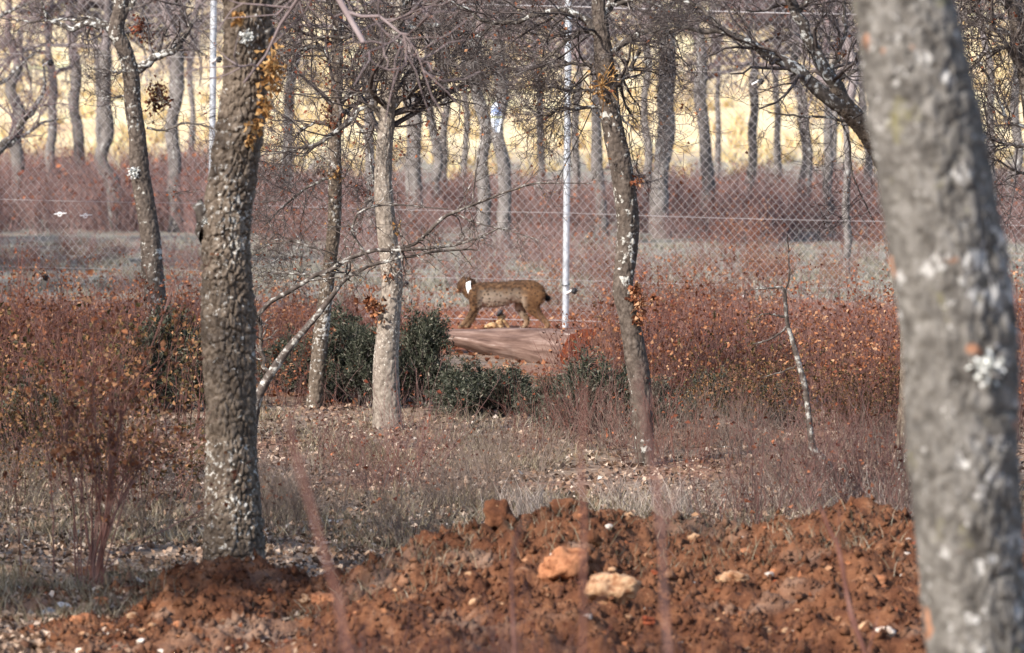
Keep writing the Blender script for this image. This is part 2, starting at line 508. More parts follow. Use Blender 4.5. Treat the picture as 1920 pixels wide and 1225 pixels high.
post_px = [(-270, -264), (395, 400.5), (1060, 1066), (1725, 1731), (2390, 2396)]
posts_x = []
for bx, tx in post_px:
    b0 = P(bx, 617, FD); b0[2] = -0.25
    t0 = P(tx, 0, FD)
    d = (t0 - b0) / (t0[2] - b0[2])
    t0 = b0 + d * (4.15 - b0[2] + fence_z(bx))
    posts_x.append((b0[0] + t0[0]) / 2)
    g_ = Geo()
    pts = np.linspace(b0, t0, 14)[None]
    vv, qq = tubes(pts, np.full((1, 14), .034), 20)
    g_.add(vv, qq)
    top = t0 + np.array([0, 0, .03])
    ring = vv[-20:]
    g_.add(np.vstack([ring, top]), None, [[i, (i + 1) % 20, 20] for i in range(20)])
    post = fpart("post", g_, M_POST)
    for zz in (.42, 1.12, 1.72, 2.05, 2.62, 2.95, 3.24):            # wire ties round the post
        c = b0 + d * (zz + fence_z(bx) - b0[2])
        a = np.linspace(0, 2 * math.pi, 17)
        rp = np.stack([c[0] + .039 * np.cos(a), c[1] + .039 * np.sin(a), c[2] + .012 * np.sin(a + zz)], -1)
        vv, qq = tubes(rp[None], np.full((1, 17), .005), 5)
        tie = link("wire_tie", Geo().add(vv, qq).mesh("wire_tie", True, (fx0, FD, 0)), M_BLACK if zz in (.42, 1.72, 2.05) else M_ZINC, post)

def wires(x0, x1, sign, r, pitch=.084, h0=-.05, h1=4.1, slope=1.12):
    """Diagonal chain link wires between x0 and x1 (each bent to and fro as it weaves)."""
    out_p, out_r = [], []
    span = (h1 - h0) / slope
    s = x0 - span
    K = 26
    while s < x1 + span:
        xa, xb = s, s + span
        lo, hi = max(xa, x0), min(xb, x1)
        if hi - lo > .03:
            xx = np.linspace(lo, hi, K)
            f = (xx - xa) / span
            zz = h0 + (h1 - h0) * (f if sign > 0 else 1 - f)
            zz = zz - 0.026 * (xx - fx0) + .010 * np.sin(xx * 3.1 + s) + .006 * np.sin(s * 9.0)
            yy = FD - .045 + sign * .002 + .03 * vnoise(xx * .8, zz * .8, 0, 71)
            out_p.append(np.stack([xx, yy, zz], -1)); out_r.append(np.full(K, r))
        s += pitch
    return np.array(out_p), np.array(out_r)

bounds = [(-7.6, posts_x[1]), (posts_x[1], posts_x[2]), (posts_x[2], posts_x[3]), (posts_x[3], 7.6)]
for xa, xb in bounds:
    g_ = Geo()
    for sgn, r in ((-1, .0019), (1, .0013)):  # falling diagonals thicker, standing in for the light they catch
        pp, rr = wires(xa + .003, xb - .003, sgn, r)
        g_.add(*tubes(pp, rr, 4))
    o = fpart("wire_mesh", g_, M_ZINC)
    o["kind"] = "stuff"
for hz, r in ((1.16, .0028), (3.28, .008), (2.66, .0022), (.47, .0022), (.05, .004)):
    xx = np.linspace(-7.6, 7.6, 120)
    zz = hz - .026 * (xx - fx0) - .012 * np.abs(np.sin((xx - fx0) * math.pi / 3.65))
    off = .12 if r < .003 else .05
    pp = np.stack([xx, np.full_like(xx, FD - off), zz], -1)[None]
    fpart("tension_wire", Geo().add(*tubes(pp, np.full((1, 120), r), 6)), M_ZINC)

def insulator(px, py):
    """Electric wire stand-off: galvanised rod with a black insulator at its end."""
    c = P(px, py, FD - .12)
    a = c + np.array([-.085, .075, -.03]); 
    g_ = Geo().add(*tubes(np.linspace(a, c + np.array([-.02, 0, .01]), 5)[None], np.full((1, 5), .011), 8))
    br = fpart("bracket", g_, M_WHITE)
    prof = np.array([0.004, .026, .034, .024, .034, .026, .004]); zz = np.linspace(-.035, .035, 7)
    pts = c + np.stack([zz * .5, 0 * zz, zz * .85], -1)
    o = link("insulator", Geo().add(*tubes(pts[None], prof[None], 12)).mesh("insulator", True, (fx0, FD, 0)), M_BLACK, br)
for px, py in ((95, 118), (411, 112), (1427, 153), (1072, 162), (86, 521), (1077, 546), (744, 140), (760, 532), (1400, 556)):
    insulator(px, py)
for px, py in ((112, 402), (160, 405)):                             # two pale wire strainers on the middle wire
    c = P(px, py, FD - .07)
    g_ = Geo()
    a = np.linspace(0, 2 * math.pi, 13)
    g_.add(*tubes((c + np.stack([.02 * np.cos(a), 0 * a, .02 * np.sin(a)], -1))[None], np.full((1, 13), .006), 6))
    g_.add(*tubes(np.linspace(c + [-.06, 0, 0], c + [.07, 0, .01], 6)[None], np.full((1, 6), .006), 6))
    fpart("wire_strainer", g_, M_WHITE)

# ------------------------------------------------------------------ trees
def trunk_mesh(name, ctrl, d, rings, seg, plate=(.05, .07), depth=.012, rough=.02, seed=0, flare=.0, origin=None, thick=1.0):
    """ctrl: (px, py, width_px[, dist]) from foot to top -> bark-covered trunk with plates that stand proud."""
    pts, rad = [], []
    for c in ctrl:
        dd = c[3] if len(c) > 3 else d
        pts.append(P(c[0], c[1], dd)); rad.append(c[2] * .5 * dd / FPX * thick)
    line = catmull(np.hstack([np.array(pts), np.array(rad)[:, None]]), rings)
    cen, r = line[:, :3], line[:, 3]
    seglen = np.concatenate([[0], np.cumsum(np.linalg.norm(np.diff(cen, axis=0), axis=1))])
    t = norm(np.gradient(cen, axis=0))
    n1 = norm(np.cross(t, np.array([0, 1.0, 0]))); n2 = np.cross(t, n1)
    a = np.arange(seg) * 2 * math.pi / seg
    A, V = np.meshgrid(a, seglen)
    rm = r.mean()
    nu = max(4, int(round(2 * math.pi * rm / plate[0])))
    wx = .22 * vnoise(np.cos(A) * 3 + seed, np.sin(A) * 3, V * 8, seed)
    f1, f2, cid = cells(A / (2 * math.pi) * nu + wx, V / plate[1] + .25 * wx, seed, nu)
    crack = sstep(.03, .17, f2 - f1)
    g1, g2, gid = cells(A / (2 * math.pi) * nu * 2 + wx, V / plate[1] * 1.7 + .25 * wx, seed + 40, nu * 2)
    crack = crack * (.72 + .28 * sstep(.02, .2, g2 - g1)); cid = .65 * cid + .35 * gid
    big = fbm(np.cos(A) * 1.1 + seed * 3.7, np.sin(A) * 1.1, V * 2.2, 3, seed + 5)
    fine = fbm(np.cos(A) * rm * 60, np.sin(A) * rm * 60, V * 60, 2, seed + 8)
    R = r[:, None] * (1 + rough * 2.2 * big) + depth * (crack * (.55 + .75 * cid) - .7) + depth * .35 * fine
    if flare:
        R = R + flare * np.exp(-V / .22) * (1 + .5 * np.cos(A * 4 + seed))
    ringv = n1[:, None, :] * np.cos(A)[..., None] + n2[:, None, :] * np.sin(A)[..., None]
    v = cen[:, None, :] + ringv * R[..., None]
    i = (np.arange(rings - 1) * seg)[:, None]; j = np.arange(seg)[None, :]; j2 = (j + 1) % seg
    q = np.stack([i + j, i + j2, i + seg + j2, i + seg + j], -1).reshape(-1, 4)
    v = v.reshape(-1, 3)
    if origin is not None: v = v - np.asarray(origin)
    me = build_mesh(name, v, q, smooth=True, attrs={"plate": (cid * crack).reshape(-1)})
    return me, cen, r

def limb_line(ctrl, d, K=16):
    pts, rad = [], []
    for c in ctrl:
        dd = c[3] if len(c) > 3 else d
        pts.append(P(c[0], c[1], dd)); rad.append(c[2] * .5 * dd / FPX)
    L = catmull(np.hstack([np.array(pts), np.array(rad)[:, None]]), K)
    L[1:-1, :3] += rng.normal(size=(K - 2, 3)) * np.maximum(L[1:-1, 3:4], .004) * .45
    return L[None, :, :3], np.maximum(L[None, :, 3], .0015)

def make_tree(name, label, trunk_ctrl, d, bark, limbs=(), twigs=(), leaves=None, group=None, trunk_kw=None, limb_mat=None, twig_mat=None, sub=False, cat="tree", limb_name="limb"):
    kw = dict(rings=220, seg=48); kw.update(trunk_kw or {})
    foot = P(trunk_ctrl[0][0], trunk_ctrl[0][1], trunk_ctrl[0][3] if len(trunk_ctrl[0]) > 3 else d)
    origin = np.array([foot[0], foot[1], float(H(foot[0], foot[1]))])
    t = empty(name, origin, label, cat, group)
    me, cen, r = trunk_mesh("trunk", trunk_ctrl, d, origin=origin, **kw)
    trunk = link("trunk", me, bark, t)
    all_p, all_r = [], []
    for ctrl in limbs:
        lp, lr = limb_line(ctrl, d)
        g_ = Geo().add(*tubes(lp, lr, 8))
        link(limb_name, g_.mesh(limb_name, True, origin), limb_mat or M_LIMB, t)
        all_p.append(lp); all_r.append(lr)
    if twigs:
        tp = np.concatenate(all_p); tr = np.concatenate(all_r)
        if sub:                                                     # the stem itself carries twigs too
            k = np.linspace(len(cen) * .45, len(cen) - 1, 16).astype(int)
            tp = np.concatenate([tp, cen[k][None]]); tr = np.concatenate([tr, r[k][None]])
        g_ = Geo(); ends = []
        for lvl in twigs:
            tp, tr = grow(tp, tr, **lvl)
            g_.add(*tubes(tp, tr, 3)); ends.append(tp)
        tw = link("twigs", g_.mesh("twigs", False, origin), twig_mat or M_TWIG, t)
        tw["kind"] = "stuff"
        if leaves:
            n, size, mat = leaves
            src = ends[-1]
            idx = rng.choice(len(src), n); kk = rng.integers(1, src.shape[1], n)
            vv, tt = oak_leaves(src[idx, kk], rng.uniform(size * .6, size * 1.2, n))
            lf = link("dry_leaves", Geo().add(vv, None, tt).mesh("dry_leaves", False, origin), mat, t)
            lf["kind"] = "stuff"
    return t, origin

def leaf_cluster(parent, origin, px, py, d, rad_px, n, size, mat, name="leaf_cluster", drop=0.3):
    c = P(px, py, d); r = rad_px * d / FPX
    pos = c + rng.normal(size=(n, 3)) * r * np.array([.5, .5, .7])
    dirs = rng.normal(size=(n, 3)) + np.array([0, 0, -drop * 3])
    n = int(n * 1.7); size = size * .62
    pos = c + rng.normal(size=(n, 3)) * r * np.array([.5, .5, .7]); dirs = rng.normal(size=(n, 3)) + np.array([0, 0, -drop * 3])
    vv, tt = oak_leaves(pos, rng.uniform(size * .5, size * 1.3, n), dirs=dirs)
    g_ = Geo().add(vv, None, tt)
    st = np.stack([np.repeat(c[None], n // 3, 0), pos[:n // 3]], 1)
    g_.add(*tubes(np.stack([st[:, 0], (st[:, 0] + st[:, 1]) / 2 + rng.normal(size=(n // 3, 3)) * r * .1, st[:, 1]], 1), np.full((n // 3, 3), .0025), 3))
    o = link(name, g_.mesh(name, False, origin), mat, parent); o["kind"] = "stuff"
    return o

def lichen_tuft(parent, origin, px, py, d, rad_px, n=260):
    c = P(px, py, d); r = rad_px * d / FPX
    dirs = norm(rng.normal(size=(n, 3)) + np.array([0, -.8, 0]))
    pos = c + dirs * r * rng.uniform(.1, .62, (n, 1)) * (1 + .35 * rng.normal(size=(n, 1)))
    vv, tt = diamonds(pos, r * .30, r * .24, dirs + rng.normal(size=(n, 3)) * .9)
    o = link("lichen_tuft", Geo().add(vv, None, tt).mesh("lichen_tuft", False, origin), M_LICHEN, parent); o["kind"] = "stuff"
    return o
M_LICHEN = simple_mat("lichen", [(0, (.42, .43, .40)), (1, (.72, .72, .70))], island=True)

# the thick trunk on the left, sharp, with chunky bark
T1D = 28.6
big, o1 = make_tree("oak_tree", "thick oak with chunky cracked bark, left of centre, sharp in the foreground",
    [(441, 1085, 113), (440, 1050, 106), (438, 960, 99), (433, 830, 92), (429, 700, 94), (428, 600, 93), (424, 500, 86), (423, 420, 88), (437, 330, 86), (450, 240, 86), (460, 150, 80), (463, 60, 82), (462, -60, 86), (458, -260, 78), (450, -700, 56), (445, -1300, 28)],
    T1D, M_BARK,
    limbs=[[(492, 120, 26), (503, 75, 22), (497, 20, 20), (505, -40, 20), (560, -220, 14), (640, -420, 8), (700, -600, 3)],
           [(440, 20, 34), (400, -120, 26), (300, -320, 18), (180, -500, 10), (60, -640, 4)]],
    twigs=[dict(n_per=14, L=(.5, 1.3), K=6, rs=.5, t0=.3, up=.1), dict(n_per=6, L=(.25, .6), K=5, rmin=.0022), dict(n_per=3, L=(.1, .3), K=4, rmin=.0018)],
    trunk_kw=dict(rings=620, seg=150, plate=(.028, .066), depth=.017, rough=.035, seed=3, flare=.02))
for (px, py, rp, n) in ((512, 120, 24, 46), (508, 150, 20, 36), (496, 200, 14, 26), (480, 235, 14, 22), (466, 262, 10, 14), (448, 30, 10, 10)):
    leaf_cluster(big, o1, px, py, T1D - .16, rp, n, .055, M_LEAF_TAN)
lichen_tuft(big, o1, 462, 70, T1D - .13, 20, 160)
lichen_tuft(big, o1, 386, 415, T1D - .06, 14, 130)
# knobby stub on its left side and a hanging dead stub on its right
for ctrl in ([(400, 440, 60), (384, 415, 38), (376, 392, 24), (374, 375, 10)], [(500, 118, 24), (505, 95, 26), (502, 70, 24), (498, 60, 12)]):
    lp, lr = limb_line(ctrl, T1D - .03, 10)
    link("stub", Geo().add(*tubes(lp, lr, 12)).mesh("stub", True, o1), M_LIMB, big)

# the near trunk on the right, out of focus
T2D = 15.0
near, o2 = make_tree("oak_tree", "out of focus grey lichened trunk close to the camera on the right",
    [(1905, 1910, 270), (1893, 1780, 232), (1870, 1550, 214), (1838, 1225, 206), (1822, 1050, 200), (1808, 850, 212), (1795, 650, 208), (1772, 430, 208), (1744, 250, 204), (1718, 120, 196), (1690, 0, 186), (1660, -160, 180), (1600, -600, 150), (1560, -1200, 90), (1540, -1900, 30)],
    T2D, M_BARK_NEAR, trunk_kw=dict(rings=420, seg=120, plate=(.024, .085), depth=.011, rough=.04, seed=7))
lichen_tuft(near, o2, 1850, 690, T2D - .13, 42, 200)

# dark lichened trunk at the far left
T3D = 52.0
t3, o3 = make_tree("oak_tree", "dark crooked oak with a forked limb at the upper left, left of the first post",
    [(302, 668, 52), (300, 620, 46), (288, 540, 42), (282, 450, 38), (272, 380, 36), (262, 320, 36), (258, 260, 32), (250, 200, 30), (245, 140, 30), (232, 90, 28), (218, 60, 30), (225, 20, 26), (232, -20, 24), (240, -120, 20), (230, -300, 12), (240, -480, 4)],
    T3D, M_BARK_DARK,
    limbs=[[(246, 135, 20), (268, 120, 17), (300, 105, 15), (330, 92, 13), (345, 70, 10), (360, 45, 6)],
           [(214, 60, 18), (190, 48, 14), (160, 44, 12), (130, 52, 10), (100, 38, 8), (84, 22, 6), (70, -20, 4)],
           [(200, 45, 10), (168, 34, 7), (140, 38, 5), (112, 36, 4), (60, 40, 3), (0, 34, 2)],
           [(226, 40, 12), (260, -10, 10), (330, -80, 7), (400, -140, 3)],
           [(240, 130, 6), (222, 136, 5), (205, 132, 3)],
           [(255, 178, 5), (226, 180, 4), (206, 184, 3), (190, 170, 2)],
           [(275, 240, 5), (310, 245, 4), (345, 232, 4), (380, 235, 3), (410, 246, 2)],
           [(222, 10, 12), (180, -60, 9), (110, -130, 5), (40, -190, 2)]],
    twigs=[dict(n_per=9, L=(.25, .8), K=6, rs=.5, t0=.15, rmin=.004), dict(n_per=5, L=(.15, .4), K=5, rmin=.003), dict(n_per=3, L=(.08, .22), K=4, rmin=.0025)],
    trunk_kw=dict(rings=360, seg=64, plate=(.03, .045), depth=.010, seed=12))
lichen_tuft(t3, o3, 251, 324, T3D - .08, 15, 240)
for (px, py, rp, n) in ((262, 48, 16, 46), (280, 75, 12, 30), (296, 170, 18, 60), (288, 195, 14, 40), (310, 190, 12, 30)):
    leaf_cluster(t3, o3, px, py, T3D + .3, rp, n, .06, M_LEAF_RED)

# pale slim oak left of the lynx
T4D = 40.5
TW_DENSE = [dict(n_per=16, L=(.35, 1.1), K=6, rs=.5, t0=.15, up=.05, rmin=.0032), dict(n_per=7, L=(.18, .5), K=5, rmin=.0025), dict(n_per=6, L=(.08, .26), K=4, rmin=.0018)]
t4, o4 = make_tree("oak_tree", "slim pale barked oak standing between the juniper bushes, left of the lynx",
    [(727, 830, 60), (727, 800, 53), (725, 740, 49), (724, 680, 47), (728, 620, 43), (733, 560, 40), (735, 520, 40), (728, 460, 37), (722, 400, 36), (718, 330, 33), (722, 260, 30), (728, 200, 28), (738, 130, 26), (742, 80, 24), (750, 20, 20), (760, -80, 16), (750, -260, 9), (755, -400, 3)],
    T4D, M_BARK_PALE,
    limbs=[[(735, 95, 18), (760, 70, 14), (790, 50, 12), (830, 52, 9), (870, 62, 6), (905, 70, 3)],
           [(728, 210, 9), (760, 180, 9), (800, 150, 8), (840, 110, 7), (880, 80, 5), (930, 40, 3)],
           [(725, 240, 7), (690, 200, 8), (640, 240, 9), (600, 268, 8), (560, 280, 6), (520, 285, 3)],
           [(745, 60, 12), (700, 20, 9), (640, -20, 7), (560, -60, 4)],
           [(752, 10, 12), (820, -40, 9), (900, -60, 7), (990, -40, 4)],
           [(728, 220, 8), (705, 200, 8), (720, 170, 5), (680, 172, 5), (640, 190, 3)],
           [(730, 185, 7), (790, 175, 6), (850, 150, 5), (910, 155, 3)],
           [(740, 100, 9), (690, 70, 8), (620, 70, 6), (560, 75, 3)]],
    twigs=TW_DENSE, leaves=(700, .032, M_LEAF_RED),
    trunk_kw=dict(rings=360, seg=72, plate=(.022, .055), depth=.006, seed=15, flare=.015), sub=True)
leaf_cluster(t4, o4, 700, 575, T4D - .1, 22, 46, .075, M_LEAF, drop=-.05)
leaf_cluster(t4, o4, 734, 512, T4D - .05, 20, 34, .05, M_LEAF)
leaf_cluster(t4, o4, 748, 425, T4D - .05, 8, 10, .06, M_LEAF_TAN)

# thinner oak next to it
T5D = 43.4
t5, o5 = make_tree("oak_tree", "thin mottled oak with a leaning stem between the thick trunk and the pale one",
    [(588, 790, 34), (590, 750, 30), (596, 690, 30), (603, 620, 29), (610, 560, 27), (618, 500, 25), (626, 430, 25), (628, 360, 25), (628, 290, 24), (630, 220, 22), (632, 130, 22), (632, 40, 20), (634, -60, 16), (640, -220, 9), (640, -330, 3)],
    T5D, M_BARK,
    limbs=[[(630, 120, 10), (600, 90, 8), (560, 95, 6), (520, 110, 3)],
           [(632, 60, 10), (670, 30, 8), (720, 40, 6), (760, 30, 3)],
           [(633, 10, 10), (590, -20, 8), (540, -10, 5), (520, 20, 3)],
           [(629, 240, 7), (590, 230, 6), (550, 260, 5), (520, 320, 3)],
           [(630, 200, 7), (660, 220, 6), (690, 270, 5), (700, 340, 3)],
           [(627, 330, 6), (580, 350, 5), (540, 380, 4), (500, 420, 2)]],
    twigs=TW_DENSE, leaves=(800, .032, M_LEAF_RED),
    trunk_kw=dict(rings=320, seg=56, plate=(.022, .04), depth=.006, seed=19), sub=True)
leaf_cluster(t5, o5, 630, 325, T5D - .05, 10, 24, .06, M_LEAF_TAN)
leaf_cluster(t5, o5, 616, 225, T5D - .05, 22, 40, .05, M_LEAF_RED)

# dark curving oak right of the post
T6D = 37.2
t6, o6 = make_tree("oak_tree", "dark curving oak just right of the second galvanised post",
    [(1212, 915, 40), (1211, 880, 36), (1206, 800, 38), (1200, 720, 42), (1190, 660, 42), (1180, 600, 38), (1169, 545, 36), (1174, 480, 39), (1177, 430, 40), (1172, 370, 42), (1164, 310, 40), (1153, 260, 38), (1144, 210, 37), (1139, 160, 38), (1132, 110, 36), (1128, 60, 30), (1122, 0, 26), (1118, -100, 20), (1120, -240, 10), (1120, -340, 3)],
    T6D, M_BARK_DARK,
    limbs=[[(1146, 165, 20), (1163, 148, 15), (1172, 138, 12), (1186, 120, 8), (1200, 90, 5)],
           [(1130, 100, 18), (1160, 85, 14), (1190, 70, 12), (1220, 55, 10), (1250, 62, 8), (1290, 45, 4)],
           [(1128, 70, 18), (1100, 40, 14), (1060, 22, 12), (1010, 25, 11), (960, 42, 10), (910, 40, 8), (880, 20, 6), (840, 0, 4)],
           [(1126, 60, 14), (1090, 60, 10), (1050, 90, 6), (1010, 120, 3)],
           [(1134, 130, 8), (1090, 120, 7), (1040, 125, 5), (990, 150, 3)],
           [(1138, 180, 7), (1100, 170, 6), (1060, 170, 5), (1010, 150, 3)],
           [(1138, 200, 7), (1080, 205, 6), (1050, 205, 5), (1010, 235, 3)],
           [(1128, 20, 14), (1180, -20, 11), (1250, -50, 8), (1330, -60, 4)],
           [(1145, 215, 5), (1170, 225, 4), (1200, 255, 2)],
           [(1128, 40, 12), (1150, 10, 10), (1190, 0, 7), (1240, 12, 4)]],
    twigs=[dict(n_per=14, L=(.25, .8), K=6, rs=.5, t0=.1, rmin=.003), dict(n_per=7, L=(.14, .42), K=5, rmin=.0023), dict(n_per=4, L=(.06, .2), K=4, rmin=.0019)],
    leaves=(220, .028, M_LEAF), trunk_kw=dict(rings=380, seg=72, plate=(.028, .05), depth=.007, seed=23, rough=.03), sub=False)
for (px, py, rp, n) in ((1192, 545, 12, 26), (1200, 570, 18, 30), (1196, 600, 12, 20), (1225, 555, 14, 10), (1196, 340, 9, 12)):
    leaf_cluster(t6, o6, px, py, T6D - .08, rp, n, .06, M_LEAF)
leaf_cluster(t6, o6, 1128, 160, T6D - .12, 34, 60, .035, M_LEAF_TAN, drop=0)

# forked oak whose trunk stands behind the near one
T7D = 33.4
t7, o7 = make_tree("oak_tree", "oak with long lichened limbs reaching up left from behind the blurred trunk",
    [(1704, 960, 62), (1702, 920, 54), (1706, 820, 50), (1712, 700, 48), (1710, 560, 46), (1700, 440, 44), (1680, 360, 42), (1658, 300, 40), (1625, 245, 38), (1590, 205, 36), (1572, 180, 30), (1560, 165, 20)],
    T7D, M_BARK,
    limbs=[[(1590, 200, 30), (1558, 178, 28), (1520, 155, 24), (1480, 125, 22), (1440, 104, 20), (1400, 80, 15), (1362, 58, 12), (1330, 60, 10), (1290, 52, 8), (1250, 50, 5), (1220, 62, 3)],
           [(1580, 190, 28), (1556, 140, 24), (1530, 90, 22), (1505, 55, 20), (1488, 25, 22), (1472, -10, 18), (1440, -80, 14), (1380, -180, 8), (1300, -260, 3)],
           [(1490, 30, 14), (1510, 8, 10), (1545, -20, 8), (1600, -80, 4)],
           [(1560, 150, 12), (1572, 100, 8), (1585, 60, 6), (1584, 0, 5), (1590, -60, 3)],
           [(1360, 58, 9), (1320, 20, 7), (1290, 5, 6), (1240, -10, 3)],
           [(1620, 240, 10), (1560, 222, 5), (1500, 218, 4), (1440, 212, 2)],
           [(1575, 150, 8), (1600, 135, 7), (1640, 110, 4)],
           [(1650, 290, 12), (1690, 200, 16), (1720, 60, 14), (1760, -80, 8), (1800, -200, 3)],
           [(1560, 190, 4), (1590, 260, 4), (1600, 330, 3), (1640, 420, 2)]],
    twigs=[dict(n_per=12, L=(.2, .7), K=6, rs=.42, t0=.1, rmin=.0026), dict(n_per=6, L=(.12, .35), K=5, rmin=.002), dict(n_per=3, L=(.05, .18), K=4, rmin=.0017)],
    leaves=(60, .028, M_LEAF), trunk_kw=dict(rings=380, seg=72, plate=(.026, .034), depth=.007, seed=29), limb_mat=M_LIMB)
leaf_cluster(t7, o7, 1575, 95, T7D, 12, 14, .05, M_LEAF)

# tree at the right edge
T10D = 36.0
t10, o10 = make_tree("oak_tree", "twiggy oak at the right edge of the picture beyond the blurred trunk",
    [(1960, 880, 44), (1958, 760, 40), (1955, 600, 36), (1945, 420, 34), (1938, 260, 30), (1920, 120, 26), (1900, 20, 22), (1890, -80, 18), (1880, -260, 8), (1870, -380, 3)],
    T10D, M_BARK_DARK,
    limbs=[[(1940, 64, 12), (1900, 62, 10), (1860, 55, 9), (1825, 45, 8), (1800, 36, 7), (1780, 20, 5)],
           [(1945, 280, 9), (1900, 270, 8), (1860, 262, 6), (1830, 245, 3)],
           [(1935, 240, 8), (1890, 230, 7), (1870, 180, 6), (1850, 140, 5), (1830, 100, 3)],
           [(1900, 20, 12), (1860, -10, 9), (1810, 0, 6), (1780, -30, 3)],
           [(1915, 100, 10), (1880, 90, 8), (1840, 110, 5), (1800, 150, 3)],
           [(1940, 330, 7), (1900, 320, 5), (1870, 300, 3), (1850, 320, 2)]],
    twigs=TW_DENSE, leaves=(300, .03, M_LEAF_RED), trunk_kw=dict(rings=200, seg=48, plate=(.026, .045), depth=.007, seed=31), sub=True)

T9D = 70.0
t9, o9 = make_tree("oak_tree", "oak beyond the fence at the left edge, showing one rising limb and twigs",
    [(-90, 560, 40), (-88, 480, 36), (-80, 400, 34), (-85, 300, 32), (-95, 200, 28), (-100, 80, 24), (-90, -60, 18), (-95, -220, 6)], T9D, M_BARK_FAR,
    limbs=[[(-82, 350, 22), (-40, 312, 18), (0, 284, 16), (30, 250, 13), (55, 215, 11), (75, 185, 9), (84, 150, 6), (80, 110, 3)],
           [(-20, 298, 9), (30, 262, 7), (70, 236, 6), (110, 222, 3)],
           [(-90, 220, 14), (-40, 170, 11), (10, 150, 8), (50, 110, 5), (80, 90, 2)],
           [(-95, 120, 14), (-40, 60, 10), (20, 20, 7), (70, 0, 3)]],
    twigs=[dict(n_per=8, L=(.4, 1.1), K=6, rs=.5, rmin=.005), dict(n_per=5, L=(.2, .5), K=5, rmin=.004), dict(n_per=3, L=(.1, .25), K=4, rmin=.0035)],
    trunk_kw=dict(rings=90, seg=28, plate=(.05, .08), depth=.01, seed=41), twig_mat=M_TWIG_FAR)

# leaning lichened sapling with long level branches in front of the lynx
T11D = 38.0
t11, o11 = make_tree("oak_sapling", "leaning lichened sapling with long level branches, just right of the thick trunk",
    [(470, 830, 22), (474, 790, 20), (484, 745, 18), (505, 705, 17), (528, 672, 16), (548, 645, 14), (570, 620, 12), (600, 585, 11), (630, 545, 9)],
    T11D, M_TWIG_LICH,
    limbs=[[(630, 545, 9), (650, 520, 8), (690, 500, 7), (740, 485, 6), (800, 475, 5), (870, 468, 4), (900, 470, 2)],
           [(484, 590, 9), (520, 560, 9), (570, 530, 9), (600, 515, 9), (650, 490, 8), (690, 470, 8), (740, 468, 7), (800, 466, 6), (850, 460, 5), (900, 445, 4), (935, 428, 3)],
           [(800, 440, 7), (825, 412, 7), (860, 395, 6), (900, 380, 5), (950, 360, 4), (1000, 345, 4), (1050, 343, 2), (1110, 345, 1.5)],
           [(735, 466, 6), (770, 462, 6), (800, 440, 7)],
           [(610, 515, 5), (560, 515, 4), (520, 512, 3), (490, 518, 2)],
           [(600, 470, 4), (560, 455, 4), (520, 455, 3), (475, 470, 2)],
           [(700, 500, 5), (660, 430, 5), (690, 390, 4), (760, 386, 3), (840, 392, 2)],
           [(505, 705, 8), (490, 660, 7), (488, 620, 7), (484, 590, 9)],
           [(855, 402, 4), (900, 420, 3), (950, 432, 2), (1010, 450, 1.5)],
           [(885, 386, 2), (890, 340, 3), (898, 290, 3), (905, 240, 2)]],
    twigs=[dict(n_per=13, L=(.14, .5), K=6, rs=.5, t0=.1, rmin=.0024, wig=.35), dict(n_per=6, L=(.06, .2), K=5, rmin=.0019, wig=.35)],
    twig_mat=M_TWIG_LICH, limb_mat=M_TWIG_LICH, leaves=(30, .025, M_LEAF_TAN), cat="sapling",
    trunk_kw=dict(rings=90, seg=20, plate=(.03, .04), depth=.003, seed=33), limb_name="branch")

# small dead lichened stem on the right
T8D = 34.4
t8, o8 = make_tree("dead_sapling", "slender dead sapling speckled white with lichen, left of the blurred trunk",
    [(1585, 925, 26), (1565, 895, 24), (1540, 862, 20), (1524, 840, 14), (1518, 800, 12), (1514, 760, 11), (1508, 720, 11), (1497, 680, 10), (1486, 640, 9), (1477, 610, 8), (1473, 575, 8), (1472, 545, 6)],
    T8D, M_TWIG_LICH,
    limbs=[[(1472, 548, 6), (1466, 540, 5), (1445, 541, 4), (1425, 541, 3), (1408, 544, 2)],
           [(1474, 596, 5), (1455, 592, 4), (1435, 588, 3), (1420, 594, 2)],
           [(1475, 612, 4), (1460, 628, 4), (1435, 640, 3), (1412, 645, 2)],
           [(1495, 685, 3), (1475, 695, 3), (1450, 702, 2), (1430, 708, 2)],
           [(1473, 550, 4), (1480, 510, 3), (1476, 440, 2)]],
    twigs=[dict(n_per=5, L=(.06, .22), K=5, rs=.5, rmin=.0018)], twig_mat=M_TWIG_LICH, limb_mat=M_TWIG_LICH, cat="sapling",
    trunk_kw=dict(rings=130, seg=20, plate=(.02, .03), depth=.002, seed=37), limb_name="branch")

